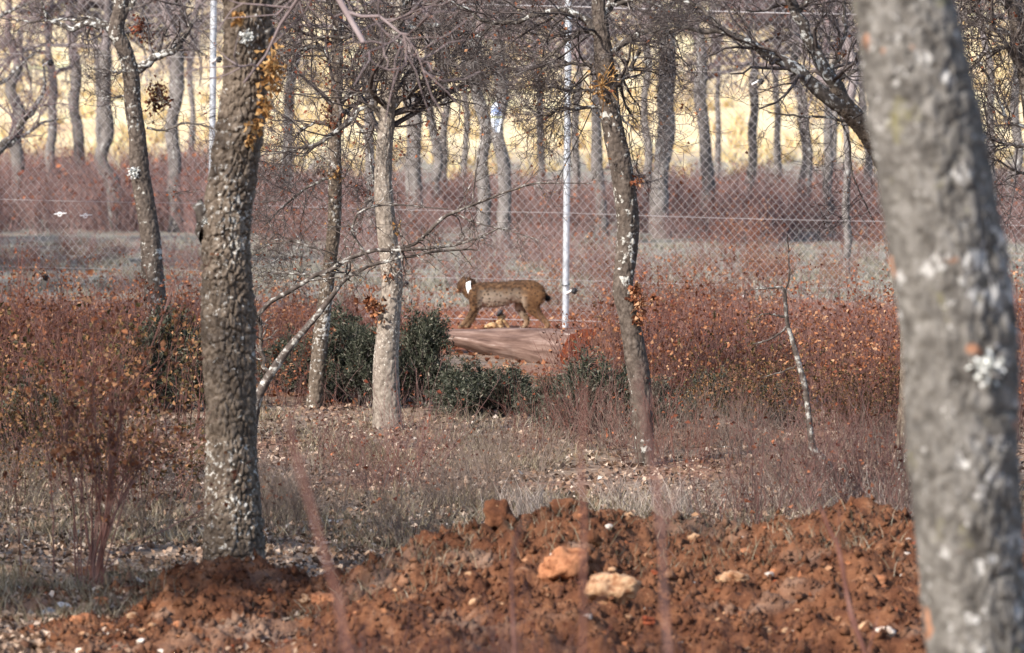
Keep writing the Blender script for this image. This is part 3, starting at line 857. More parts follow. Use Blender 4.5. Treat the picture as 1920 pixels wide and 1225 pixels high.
# ------------------------------------------------------------------ trees beyond the fence
def crown_proto(seed, spread=1.0):
    g = np.random.default_rng(seed)
    K = 7
    lead = np.stack([np.cumsum(np.vstack([[0, 0, 0], g.normal(size=(K - 1, 3)) * [.12, .12, .05] + [0, 0, .75]]), 0)])
    lr = np.linspace(.085, .02, K)[None]
    G_ = Geo(); G_.add(*tubes(lead, lr, 6))
    n = 11
    a = g.uniform(0, 2 * math.pi, n); st = g.uniform(0.0, 3.4, n)
    p0 = np.stack([np.zeros(n), np.zeros(n), st], -1)
    dirs = norm(np.stack([np.cos(a), np.sin(a), g.uniform(-.05, .7, n)], -1))
    pts = [p0]; cur = dirs
    for k in range(7):
        cur = norm(cur + g.normal(size=(n, 3)) * .22 + [0, 0, .03])
        pts.append(pts[-1] + cur * (g.uniform(.28, .42, n) * spread * (1.2 - st / 6))[:, None])
    lp = np.stack(pts, 1); lrad = np.linspace(.055, .014, 8)[None].repeat(n, 0)
    G_.add(*tubes(lp, lrad, 5))
    l2, r2 = grow(lp, lrad, 9, (.5, 1.3), (30, 75), 6, .6, .15, 1, .05, .25, .4, .007, g)
    G_.add(*tubes(l2, r2, 4))
    l3, r3 = grow(l2, r2, 7, (.25, .8), (30, 75), 5, .6, .1, 1, .0, .28, .4, .0055, g)
    G_.add(*tubes(l3, r3, 3))
    l4, r4 = grow(l3, r3, 4, (.15, .45), (30, 75), 4, .7, .1, 1, -.05, .3, .5, .0045, g)
    G_.add(*tubes(l4, r4, 3))
    idx = g.choice(len(l4), 900)
    lv, lt = diamonds(l4[idx, 2], g.uniform(.05, .09, 900), .05, g=g)
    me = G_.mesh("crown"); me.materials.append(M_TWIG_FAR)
    lm = Geo().add(lv, None, lt).mesh("dry_leaves"); lm.materials.append(M_LEAF_RED)
    return me, lm
CROWNS = [crown_proto(101), crown_proto(102, 1.15), crown_proto(103, .9), crown_proto(104, 1.05)]

# (px at y=200, width px, lean px per 100 px downwards, distance, top py of the bare trunk, label)
FAR = [
 (30, 26, 1, 92, 120, "grey trunk beyond the fence at the far left edge"),
 (97, 20, 0, 104, 110, "thin pale trunk beyond the fence under the left white bracket"),
 (145, 26, 6, 98, 100, "leaning pale trunk beyond the fence, second from the dark forked oak on its left"),
 (198, 32, 6, 90, 95, "broad grey trunk beyond the fence directly left of the dark forked oak"),
 (330, 30, -2, 88, 70, "grey trunk beyond the fence between the dark forked oak and the first post"),
 (357, 14, 5, 120, 120, "slender far trunk beyond the fence just left of the first post"),
 (545, 24, -8, 95, 110, "leaning grey trunk beyond the fence right of the thick trunk"),
 (690, 24, 3, 82, 60, "grey trunk beyond the fence just behind the slim pale oak"),
 (772, 34, 2, 86, 120, "stout grey trunk beyond the fence right of the slim pale oak"),
 (806, 20, 8, 100, 130, "leaning trunk beyond the fence left of the narrow bright gap"),
 (833, 18, 1, 104, 110, "grey trunk beyond the fence at the left of the narrow bright gaps"),
 (871, 13, 0, 118, 90, "slender trunk beyond the fence between two narrow bright gaps"),
 (1010, 16, 5, 110, 70, "slender mossy trunk beyond the fence left of the second post"),
 (1082, 17, -1, 98, 100, "slim trunk beyond the fence touching the right side of the second post"),
 (1118, 26, 4, 84, 100, "grey trunk beyond the fence half hidden by the dark curving oak"),
 (1212, 17, 1, 96, 70, "dark slim trunk beyond the fence, left one of the close pair"),
 (1246, 40, -2, 84, 60, "stout trunk with brown leaves beyond the fence, right one of the close pair"),
 (1320, 28, 7, 92, 60, "upright grey trunk beyond the fence left of the widest bright gap"),
 (1412, 20, -2, 100, 110, "pale trunk beyond the fence under the right white bracket"),
 (1456, 16, 3, 104, 130, "slim grey trunk beyond the fence right of the bracketed one"),
 (1500, 25, 6, 94, 80, "broad grey trunk beyond the fence above the red leafy shrub"),
 (1553, 20, 2, 90, 100, "dark grey trunk beyond the fence below the limb fork"),
 (1586, 16, 1, 74, 210, "short pale trunk beyond the fence near the blurred trunk"),
 (1624, 18, 3, 100, 90, "grey trunk beyond the fence beside the blurred trunk"),
 (1855, 18, 2, 84, 90, "grey trunk beyond the fence right of the blurred trunk"),
 (1905, 22, -2, 92, 90, "trunk beyond the fence at the right edge of the picture"),
]
def far_tree(k, px, w, lean, d, top, label, group=None, crown_scale=None):
    gy = HORIZON + CAM_H * FPX / d
    wob = rng.normal(size=8) * w * .17
    wob[0] = 0
    ctrl = []
    for i, f in enumerate(np.linspace(0, 1, 8)):
        py = gy + 25 + (top - gy - 25) * f
        ctrl.append((px + lean * (py - 200) / 100 + wob[i], py, w * (1.10 - .28 * f) * (1 + .05 * rng.normal()) if i else w * 1.3))
    foot = P(ctrl[0][0], gy, d)
    origin = np.array([foot[0], foot[1], float(base_h(foot[0], foot[1]))])
    t = empty("oak_tree", origin, label, "tree", group)
    me, cen, r = trunk_mesh("trunk", ctrl, d, 46, 20, plate=(.06, .12), depth=.016, rough=.05, seed=200 + k, origin=origin)
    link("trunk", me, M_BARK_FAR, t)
    cm, lm = CROWNS[k % 4]
    s = crown_scale or rng.uniform(.8, 1.1)
    topl = cen[-1] - origin
    for nm, m_ in (("crown", cm), ("dry_leaves", lm)):
        if nm == "dry_leaves" and k % 3: continue
        o = link(nm, m_, None, t, topl - np.array([0, 0, .1]))
        o.rotation_euler = (0, 0, rng.uniform(0, 6.28)); o.scale = (s, s, s * .95)
    return t
FAR_TREES = {}
for k, row in enumerate(FAR):
    row = (row[0], row[1] * .88) + row[2:3] + (row[3] + (9 if row[3] > 75 else 0),) + row[4:]
    FAR_TREES[row[0]] = far_tree(k, *row)
# the dark trunk pair that carries the white plastic sheet
far_tree(50, 903, 26, 4, 88, 60, "left stem of the dark double trunk beyond the fence with the white sheet")
far_tree(51, 937, 26, 4, 88, 60, "right stem of the dark double trunk beyond the fence with the white sheet")
for k in range(7):
    d = rng.uniform(108, 150)
    px = rng.uniform(-60, 1980)
    far_tree(60 + k, px, rng.uniform(9, 15), rng.uniform(-4, 5), d, rng.uniform(40, 100), "slender grey oak deep in the wood in front of the bright field",
             "oaks deep in the wood", rng.uniform(.8, 1.15))

# added out of frame: bare oaks left of the picture and around the camera; their crowns break up the sunlight
gg = np.random.default_rng(19)
SHADE_GROVE = []
tries = 0
while len(SHADE_GROVE) < 120 and tries < 9000:
    tries += 1
    gy_ = gg.uniform(-16, 104); gx_ = gg.uniform(-26, 6)
    if gx_ > -(max(gy_, 0) * .094 + 4.2) and gy_ > -7: continue
    if any((gx_ - a) ** 2 + (gy_ - b_) ** 2 < 2.5 ** 2 for a, b_ in SHADE_GROVE): continue
    SHADE_GROVE.append((gx_, gy_))
f_ = np.linspace(0, 1, 9)
tp_ = np.stack([.10 * np.sin(f_ * 4), .08 * np.cos(f_ * 5) - .08, -.3 + 3.3 * f_], -1)[None]
gm = Geo().add(*tubes(tp_, (np.linspace(.20, .10, 9) * (1 + .06 * np.sin(f_ * 17)))[None], 14)).mesh("trunk", True)
for k, (gx_, gy_) in enumerate(SHADE_GROVE):
    t = empty("oak_tree", (gx_, gy_, float(base_h(gx_, gy_))), "bare oak added out of frame to break up the sunlight", "tree", "added shade oaks out of frame")
    link("trunk", gm, M_BARK_FAR, t)
    rz = float(gg.uniform(0, 6.28))
    for nm, m_ in zip(("crown", "dry_leaves"), CROWNS[k % 4]):
        o = link(nm, m_, None, t, tp_[0, -1] - [0, 0, .15]); o.rotation_euler = (0, 0, rz); o.scale = (1.1, 1.1, 1.15)
for t_, o_, px, py, d, sc2 in ((big, o1, 450, -230, T1D, 1.0), (near, o2, 1566, -1400, T2D, 1.0)):
    rz = float(gg.uniform(0, 6.28))
    for nm, m_ in zip(("crown",), CROWNS[0 if t_ is big else 1]):
        o = link(nm, m_, None, t_, P(px, py, d) - o_); o.rotation_euler = (0, 0, rz); o.scale = (sc2,) * 3

# white plastic sheet tied to the dark double trunk
M_SHEET, nt, b = new_mat("plastic_sheet")
sp = nt.nodes.new("ShaderNodeSeparateXYZ"); nt.links.new(nt.nodes.new("ShaderNodeTexCoord").outputs["Generated"], sp.inputs[0])
nt.links.new(ramp(nt, sp.outputs[2], [(0, (.74, .78, .85)), (.42, (.70, .76, .86)), (.45, (.42, .42, .24)), (.52, (.45, .45, .30)), (.56, (.55, .62, .86)), (.75, (.25, .36, .62)), (.8, (.62, .70, .88)), (1, (.80, .82, .86))]), b.inputs["Base Color"])
b.inputs["Roughness"].default_value = .4
rows = [(190, 928, 935), (200, 922, 938), (212, 920, 940), (222, 921, 941), (232, 922, 939), (242, 926, 936), (248, 928, 936)]
vv = []
for f in (0.0, .012):
    for j, (py, xa, xb) in enumerate(rows):
        for i in range(7):
            p = P(xa + (xb - xa) * i / 6, py, 87.5)
            p[1] += .05 * math.sin(i * 1.1 + j * .8) + f
            vv.append(p)
qq = []
for s_ in (0, 49):
    for j in range(6):
        for i in range(6):
            a = s_ + j * 7 + i; qq.append((a, a + 1, a + 8, a + 7))
sheet_c = np.mean(vv, 0)
sheet = link("plastic_sheet", build_mesh("plastic_sheet", np.array(vv) - sheet_c, qq, smooth=True), M_SHEET, loc=sheet_c)
tag(sheet, "white and blue plastic sheet tied to the dark double trunk behind the fence", "plastic sheet")

# far wood on the rise behind the field
def far_wood():
    G_ = Geo(); g = np.random.default_rng(77)
    n = 120
    x = g.uniform(-40, 40, n); y = g.uniform(216, 285, n)
    z = base_h(x, y)
    pts = np.stack([np.stack([x, y, z - .3], -1), np.stack([x + g.normal(size=n) * .2, y, z + 2], -1), np.stack([x + g.normal(size=n) * .4, y, z + 5], -1)], 1)
    G_.add(*tubes(pts, np.linspace(.17, .06, 3)[None].repeat(n, 0), 6))
    m = 900
    idx = np.repeat(np.arange(n), m)
    c = np.stack([x, y, z + 4.6], -1)[idx] + g.normal(size=(n * m, 3)) * [1.2, 1.2, 1.4]
    v, t = diamonds(c, .55, .06, g=g)
    G_.add(v, None, t)
    o = link("distant_wood", G_.mesh("distant_wood"), M_TWIG_FAR)
    tag(o, "leafless wood on the rise behind the sunlit field", "wood", kind="stuff")
far_wood()

# ------------------------------------------------------------------ shrubs
def shrub_proto(name, seed, n=46, hgt=(.45, .9), rad=.28, stem_mat=None, leaf_mat=None, nleaf=160, lsize=.045, r=.0032, twig=4, lean=.28, label="", cat="shrub", group=""):
    g = np.random.default_rng(seed)
    a = g.uniform(0, 6.283, n); rr = rad * np.sqrt(g.uniform(0, 1, n))
    p0 = np.stack([np.cos(a) * rr, np.sin(a) * rr, np.full(n, -.05)], -1)
    d = norm(np.stack([np.cos(a) * lean + g.normal(size=n) * .14, np.sin(a) * lean + g.normal(size=n) * .14, np.ones(n)], -1))
    h = g.uniform(*hgt, n)
    K = 6; pts = [p0]; cur = d
    for k in range(K - 1):
        cur = norm(cur + g.normal(size=(n, 3)) * .11)
        pts.append(pts[-1] + cur * (h / (K - 1))[:, None])
    sp_ = np.stack(pts, 1); sr = np.linspace(1.25, .5, K)[None] * g.uniform(.7, 1.2, n)[:, None] * r
    G_ = Geo(); G_.add(*tubes(sp_, sr, 3))
    l2, r2 = grow(sp_, sr, twig, (.12, .36), (20, 55), 4, .7, .3, 1, .15, .2, .5, r * .55, g)
    G_.add(*tubes(l2, r2, 3))
    root = empty(name, (0, -40 - seed, -5), label, cat, group)
    st = link("stems", G_.mesh("stems"), stem_mat, root); st["kind"] = "stuff"
    if nleaf:
        src = np.concatenate([l2[:, 1:].reshape(-1, 3), l2[:, 2:].reshape(-1, 3), sp_[:, 2:].reshape(-1, 3)])
        idx = g.choice(len(src), nleaf)
        lv, lt = oak_leaves(src[idx], g.uniform(lsize * .6, lsize * 1.25, nleaf), g=g) if nleaf < 900 else diamonds(src[idx], g.uniform(lsize * .6, lsize * 1.25, nleaf), lsize * .55, g=g)
        lf = link("leaves", Geo().add(lv, None, lt).mesh("leaves"), leaf_mat, root); lf["kind"] = "stuff"
    return root

class Proto:
    def __init__(self, roots): self.roots = roots; self.used = set()
    def place(self, loc, scale, label, group, k=None):
        k = int(rng.integers(len(self.roots))) if k is None else k
        r = self.roots[k]; rz = float(rng.uniform(0, 6.28))
        if k not in self.used:
            self.used.add(k)
            r.location = [float(v) for v in loc]; r.rotation_euler = (0, 0, rz)
            r.scale = scale if isinstance(scale, tuple) else (scale,) * 3
            r["label"] = label; r["group"] = group
            return r
        return copy_tree(r, loc, rz, scale, label, group)

RED = Proto([shrub_proto("oak_shrub", 300 + i, 34, (.35, 1.0), .34, M_STEM_RED, M_LEAF if i % 2 else M_LEAF_RED, (90, 260, 160, 340)[i], .035, r=(.0036, .0030, .0042, .0030)[i]) for i in range(4)])
LEAFY = Proto([shrub_proto("leafy_shrub", 320 + i, 34, (.5, 1.0), .34, M_STEM_RED, M_LEAF_OLIVE, 880, .034) for i in range(2)])
PURPLE = Proto([shrub_proto("bare_shrub", 340 + i, 70, (.5, 1.1), .42, M_STEM_PURPLE, M_LEAF_RED, 90, .06, r=.0050, twig=5, lean=.35) for i in range(3)])
WISPY = Proto([shrub_proto("wispy_shrub", 360 + i, 26, (.35, .9), .20, M_STEM_RED, M_LEAF_RED, 24, .03, r=.0021, twig=6, lean=.3) for i in range(3)])
GREYS = Proto([shrub_proto("dry_stalk_clump", 380 + i, 40, (.16, .42), .22, M_STEM_GREY, M_LEAF_RED, 10, .03, r=.0020, twig=4, lean=.35) for i in range(3)])

def scatter(proto, n, pxr, dr, sc_, label, group, dens=None, hmul=1.0):
    k = 0; tries = 0
    while k < n and tries < n * 20:
        tries += 1
        d = rng.uniform(*dr); px = rng.uniform(*pxr)
        if dens is not None and rng.uniform() > dens(px, d): continue
        x = (px - CX) * d / FPX
        s = rng.uniform(*sc_)
        proto.place((x, d, float(base_h(x, d)) - .02), (s, s, s * hmul * rng.uniform(.85, 1.15)), label, group)
        k += 1

LYNX_GAP = lambda px, d: 0.0 if (780 < px < 1140 and d > 45) else 1.0
scatter(RED, 80, (1110, 1760), (41, 55), (.55, 1.05), "russet oak shrub in the thicket right of the dark curving oak", "russet thicket on the right", lambda px, d: (.35 if px > 1480 and d > 50 else 1) * (1 if float(vnoise((px - CX) * d / FPX * 1.1, d * .5, 0, 95)) > -.12 else .1))
scatter(RED, 70, (-220, 400), (41, 56), (.55, 1.05), "russet oak shrub in the thicket at the left, before the fence", "russet thicket on the left", lambda px, d: 1 if float(vnoise((px - CX) * d / FPX * 1.1, d * .5, 0, 97)) > -.12 else .1)
scatter(RED, 26, (470, 790), (44, 57), (.55, .85), "russet oak shrub behind the juniper bushes, left of the lynx", "russet shrubs behind the junipers", LYNX_GAP)
scatter(RED, 40, (1780, 2280), (38, 56), (.8, 1.1), "russet oak shrub right of the blurred trunk", "russet shrubs at the right edge")
scatter(LEAFY, 9, (-40, 330), (33, 40), (.5, 1.1), "olive brown leafy shrub in the dark clump at the left edge", "leafy clump at the left")
scatter(LEAFY, 9, (1330, 1700), (39, 42.5), (.45, .7), "olive brown low shrub at the foot of the russet thicket", "low leafy shrubs on the right")
scatter(PURPLE, 98, (-180, 470), (95, 130), (.9, 1.5), "reddish bare shrub in the thicket beyond the fence at the left", "bare thicket beyond the fence, left")
scatter(PURPLE, 85, (470, 1150), (90, 130), (.6, 1.1), "reddish bare shrub in the thicket beyond the fence in the middle", "bare thicket beyond the fence, middle")
scatter(PURPLE, 108, (1150, 2160), (90, 130), (.6, 1.15), "reddish bare shrub in the thicket beyond the fence at the right", "bare thicket beyond the fence, right")
scatter(PURPLE, 14, (600, 1180), (66, 84), (.4, .7), "low bare shrub on the open grass right behind the fence", "low shrubs behind the fence")
scatter(RED, 26, (820, 1420), (60.5, 66), (.35, .6), "low russet shrub just behind the fence near the lynx", "low russet shrubs behind the fence")
scatter(RED, 12, (1240, 1600), (66, 78), (.4, .7), "russet shrub on the open grass behind the fence at the right", "russet shrubs on the grass")
scatter(RED, 16, (430, 1700), (66, 88), (.6, 1.0), "rust coloured shrub clump on the grey ground behind the fence", "rust clumps behind the fence")
scatter(PURPLE, 10, (-40, 420), (74, 92), (.3, .6), "low bare shrub on the grey strip behind the fence at the left", "low shrubs on the grey strip, left")
scatter(RED, 8, (-40, 420), (64, 84), (.4, .7), "rust coloured shrub clump on the grey strip behind the fence at the left", "rust clumps on the grey strip, left")
scatter(WISPY, 14, (500, 1330), (33.5, 40), (.5, .95), "wispy reddish shrub on the grassy strip behind the soil bank", "wispy shrubs on the grassy strip")
scatter(GREYS, 40, (-40, 1760), (30, 40.5), (.7, 1.2), "clump of dry grey stalks on the forest floor", "dry stalk clumps", lambda px, d: 1.0 if float(vnoise((px - CX) * d / FPX * .9, d * .45, 0, 89)) > 0 else .12)
scatter(WISPY, 10, (1380, 1720), (29.6, 35), (.7, 1.1), "wispy reddish shrub behind the soil bank by the dead sapling", "wispy shrubs by the dead sapling")
scatter(WISPY, 40, (540, 1450), (17.5, 22.5), (.42, .78), "out of focus reddish shrub along the bottom of the picture", "blurred shrubs along the bottom")
scatter(WISPY, 8, (-40, 560), (17, 22), (.4, .6), "out of focus low shrub at the bottom left", "blurred shrubs at the bottom left")

# the many stemmed shrub at the left, standing at the edge of the red soil
def stem_shrub():
    D = 27.4
    origin = P(180, 1118, D); origin[2] = float(H(origin[0], D))
    root = empty("stem_shrub", origin, "tall reddish shrub with a bundle of bare upright stems at the lower left", "shrub")
    stems = [[(168, 1122, 7), (200, 1000, 7), (208, 860, 6), (213, 780, 5), (200, 690, 4), (188, 620, 2)],
             [(172, 1124, 8), (205, 960, 8), (218, 830, 7), (236, 760, 5), (268, 690, 4), (300, 610, 4), (322, 540, 3), (335, 508, 2)],
             [(160, 1120, 7), (192, 980, 7), (206, 850, 6), (205, 740, 5), (185, 640, 3), (170, 580, 2)],
             [(178, 1124, 6), (203, 920, 6), (222, 800, 5), (250, 740, 4), (300, 690, 3), (330, 650, 2)],
             [(150, 1100, 5), (140, 980, 5), (130, 880, 4), (122, 790, 4), (110, 700, 3), (90, 640, 2)],
             [(182, 1118, 6), (212, 900, 6), (228, 820, 5), (222, 740, 4), (230, 660, 3), (240, 600, 2)],
             [(100, 1080, 5), (98, 960, 5), (90, 850, 4), (70, 760, 3), (60, 690, 2)],
             [(142, 1090, 6), (138, 960, 6), (128, 860, 5), (130, 780, 3), (150, 700, 2)],
             [(205, 1060, 4), (250, 1020, 4), (300, 998, 4), (345, 975, 4), (390, 948, 3), (430, 925, 1.5)],
             [(190, 1000, 4), (230, 900, 4), (290, 860, 3), (340, 830, 2), (372, 812, 1.5)],
             [(40, 1080, 4), (34, 980, 4), (30, 900, 3), (40, 820, 2)]]
    for i in range(15):
        bx = rng.uniform(150, 195); tx = rng.uniform(20, 360); ty = rng.uniform(560, 900)
        mx = bx + (tx - bx) * .3 + rng.normal() * 8
        stems.append([(bx, 1115, 5), (mx, 1115 + (ty - 1115) * .45, 4.5), (bx + (tx - bx) * .62, 1115 + (ty - 1115) * .75, 3.5), (tx, ty, 1.8)])
    G_ = Geo(); lp, lr = [], []
    for s_ in stems:
        a, r_ = limb_line(s_, D, 14); lp.append(a); lr.append(r_ * .62)
    for a, r_ in zip(lp, lr):
        link("stem", Geo().add(*tubes(a, r_, 6)).mesh("stem", True, origin), M_STEM_RED, root)
    lp = np.concatenate(lp); lr = np.concatenate(lr)
    l2, r2 = grow(lp, lr, 8, (.12, .45), (20, 50), 5, .6, .25, 1, .1, .15, .4, .0016)
    l3, r3 = grow(l2, r2, 3, (.06, .2), (25, 50), 4, .7, .2, 1, .05, .2, .5, .0012)
    o = link("twigs", Geo().add(*tubes(l2, r2, 3)).add(*tubes(l3, r3, 3)).mesh("twigs", False, origin), M_STEM_RED, root); o["kind"] = "stuff"
    src = np.concatenate([l3[:, 1:].reshape(-1, 3), lp[:8, 2:9].reshape(-1, 3) + rng.normal(size=(56, 3)) * .05])
    idx = rng.choice(len(src), 420)
    lv, lt = oak_leaves(src[idx], rng.uniform(.02, .045, 420))
    o = link("leaves", Geo().add(lv, None, lt).mesh("leaves", False, origin), M_LEAF, root); o["kind"] = "stuff"
stem_shrub()

# soft out of focus stems close to the camera
def near_stem(name, ctrl, d, label, n=6):
    lp, lr = limb_line(ctrl, d, 14)
    origin = lp[0, 0].copy()
    root = empty(name, (origin[0], origin[1], 0), label, "stem")
    o_ = np.array([origin[0], origin[1], 0])
    link("stalk", Geo().add(*tubes(lp, lr, 7)).mesh("stalk", True, o_), M_STEM_RED, root)
    l2, r2 = grow(lp, lr, n, (.08, .22), (20, 45), 4, .5, .3, 1, .1, .1, .4, .001)
    o = link("twigs", Geo().add(*tubes(l2, r2, 3)).mesh("twigs", False, o_), M_STEM_RED, root); o["kind"] = "stuff"
def to_ground(px, py, w, d):
    return (px, HORIZON + CAM_H * FPX / d, w)
near_stem("stalk_plant", [to_ground(740, 0, 14, 10), (690, 1500, 13), (650, 1200, 12), (622, 1085, 11), (592, 980, 11), (560, 870, 10), (545, 820, 8), (536, 780, 5)], 10, "blurred reddish stalk crossing in front of the thick trunk's right side", 2)
near_stem("stalk_plant", [to_ground(1300, 0, 12, 11), (1275, 1500, 11), (1250, 1200, 10), (1240, 1000, 9), (1222, 860, 8), (1205, 760, 6), (1190, 715, 4)], 11, "blurred reddish stalk in front of the dark curving oak", 8)
near_stem("stalk_plant", [to_ground(1120, 0, 9, 12), (1100, 1500, 9), (1095, 1200, 8), (1092, 900, 7), (1094, 720, 4)], 12, "thin blurred upright stalk below the fallen log", 2)
near_stem("stalk_plant", [to_ground(1720, 0, 11, 19), (1660, 1350, 10), (1620, 1225, 10), (1592, 1130, 9), (1570, 1030, 8), (1548, 975, 6), (1535, 945, 3)], 19, "slightly blurred reddish stalk leaning over the right of the soil bank", 4)
near_stem("stalk_plant", [to_ground(1010, 0, 9, 17), (980, 1400, 8), (965, 1200, 7), (960, 1050, 6), (985, 960, 3)], 17, "blurred thin stalk rising before the orange boulder", 5)

# juniper bushes
def juniper(seed, w, h, n=9000):
    g = np.random.default_rng(seed)
    root = empty("juniper_bush", (0, -80 - seed, -5), "", "bush")
    nb = 34
    a = g.uniform(0, 6.283, nb); el = g.uniform(.25, 1.45, nb)
    tipp = np.stack([np.cos(a) * np.cos(el) * w * .5, np.sin(a) * np.cos(el) * w * .5, np.sin(el) * h * g.uniform(.65, 1.0, nb)], -1) * g.uniform(.75, 1.05, (nb, 1))
    p0 = np.stack([g.normal(size=nb) * .05, g.normal(size=nb) * .05, np.full(nb, -.03)], -1)
    f = np.linspace(0, 1, 7)[None, :, None]
    lp = p0[:, None] * (1 - f) + tipp[:, None] * f + np.array([0, 0, .10]) * np.sin(f * math.pi) + g.normal(size=(nb, 7, 3)) * .012
    lr = np.linspace(.010, .003, 7)[None].repeat(nb, 0)
    l2, r2 = grow(lp, lr, 14, (.10, .28), (25, 60), 5, .6, .2, 1, .15, .2, .5, .002, g)
    st = link("stems", Geo().add(*tubes(lp, lr, 5)).add(*tubes(l2, r2, 3)).mesh("stems"), M_TWIG, root); st["kind"] = "stuff"
    l3, r3 = grow(l2, r2, 6, (.05, .13), (25, 60), 4, .6, .1, 1, .1, .2, .5, .0012, g)
    src = np.concatenate([l3.reshape(-1, 3), l2[:, 2:].reshape(-1, 3)])
    dirs = np.concatenate([np.repeat(norm(l3[:, -1] - l3[:, 0]), 4, 0), np.repeat(norm(l2[:, -1] - l2[:, 0]), 3, 0)])
    idx = g.choice(len(src), n)
    dd = dirs[idx] + g.normal(size=(n, 3)) * .55
    lv, lt = diamonds(src[idx] + g.normal(size=(n, 3)) * .006, g.uniform(.025, .06, n), g.uniform(.008, .016, n), dd, g=g)
    fo = link("foliage", Geo().add(lv, None, lt).mesh("foliage"), M_JUNIPER, root); fo["kind"] = "stuff"
    return root
JUN = Proto([juniper(500, .9, .75, 13000), juniper(501, 1.0, .6, 13000), juniper(502, .8, .8, 12000)])
for px, d, s, k, lab in ((625, 44.5, (.95, .8, 1.0), 0, "dark juniper bush left of the slim pale oak"),
                         (685, 43.5, (.75, .7, .82), 2, "small dark juniper touching the left side of the slim pale oak"),
                         (792, 43.6, (.74, .75, .98), 2, "tall dark juniper bush right of the slim pale oak below the lynx"),
                         (890, 43.0, (.95, .9, .66), 1, "dark juniper bush directly below the fallen log"),
                         (312, 42.5, (1.0, .9, 1.05), 0, "dark juniper bush left of the thick trunk"),
                         (290, 46.5, (.8, .8, .95), 1, "grey green juniper at the foot of the dark crooked oak"),
                         (1115, 40.2, (1.0, .9, .92), 1, "juniper bush at the foot of the dark curving oak"),
                         (1030, 41.0, (.5, .6, .55), 0, "low juniper sprig below the right end of the log"),
                         (958, 43.4, (.75, .7, .52), 0, "low juniper spreading under the middle of the log"),
                         (738, 44.8, (.7, .7, .8), 1, "dark juniper peeping out right behind the slim pale oak"),
                         (545, 45.0, (.6, .6, .75), 1, "dark juniper between the thick trunk and the thin mottled oak"),
                         (1240, 40.5, (.7, .7, .5), 0, "low dark juniper right of the dark curving oak's foot"),
                         (1340, 41.2, (.6, .6, .5), 2, "low dark juniper in the middle of the right thicket's foot"),
                         (60, 37.5, (.9, .8, .75), 1, "dark bush at the left edge among brown leaves"),
                         (1440, 41.0, (.6, .6, .42), 2, "low olive juniper under the russet thicket on the right")):
    x = (px - CX) * d / FPX
    JUN.place((x, d, float(base_h(x, d)) - .02), s, lab, "juniper bushes", k)

# ------------------------------------------------------------------ grass and litter
def grass(name, n, pxr, dr, hr, mat, label, w=.004, clump=60, seed=1, avoid=None):
    g = np.random.default_rng(seed)
    nc = max(1, n // clump)
    d = 1 / g.uniform(1 / dr[1], 1 / dr[0], nc); px = g.uniform(*pxr, nc)
    cx_ = (px - CX) * d / FPX
    keep = vnoise(cx_ * .9 + seed * 7, d * .45, 0, 88 + seed) > (-.05 if dr[1] < 60 else -.6)
    cx_, d = cx_[keep], d[keep]; nc = len(d)
    if avoid is not None:
        keep = ~avoid(cx_, d); cx_, d = cx_[keep], d[keep]; nc = len(d)
    idx = np.repeat(np.arange(nc), clump)
    N = len(idx)
    x = cx_[idx] + g.normal(size=N) * .10; y = d[idx] + g.normal(size=N) * .10
    z = H(x, y) - .01
    L = g.uniform(*hr, N) * (g.uniform(.5, 1.3, nc)[idx])
    az = g.uniform(0, 6.283, N); ln = g.uniform(.1, 1.0, N)
    dir_ = np.stack([np.cos(az) * ln, np.sin(az) * ln, np.ones(N)], -1); dir_ = norm(dir_)
    side = norm(np.cross(dir_, g.normal(size=(N, 3)))) * w * .5
    p0 = np.stack([x, y, z], -1)
    p1 = p0 + dir_ * L[:, None] * .55
    p2 = p1 + norm(dir_ + np.stack([np.cos(az) * .28, np.sin(az) * .28, -.1 * np.ones(N)], -1)) * L[:, None] * .45
    v = np.stack([p0 - side, p0 + side, p1 + side * .8, p1 - side * .8, p2], 1).reshape(-1, 3)
    k = np.arange(N)[:, None] * 5
    o = link(name, build_mesh(name, v, k + np.array([0, 1, 2, 3]), k + np.array([3, 2, 4])), mat)
    tag(o, label, "grass", kind="stuff")
MOUND_AVOID = lambda x, d: (d < 29.3) & (mound_h(x, d) > .012)
grass("dry_grass", 52000, (-250, 2200), (25.6, 42), (.05, .17), M_GRASS, "dry straw coloured grass on the forest floor before the junipers", .005, 40, 1, MOUND_AVOID)
grass("pale_grass", 5200, (960, 1720), (28.7, 34), (.14, .34), M_GRASS_PALE, "taller pale grass right behind the crest of the soil bank", .004, 60, 2)
grass("grey_grass", 46000, (-250, 2250), (64, 92), (.05, .16), M_GRASS_GREY, "short grey green grass on the open ground behind the fence", .012, 40, 3)
grass("soil_grass", 3000, (640, 1700), (24.2, 27.6), (.05, .14), M_GRASS, "thin straw and roots sticking out of the red soil", .0035, 8, 4)
grass("field_grass", 20000, (-200, 2100), (158, 215), (.3, .7), M_FIELD, "tall yellow grass on the sunlit field behind the wood", .05, 30, 6)

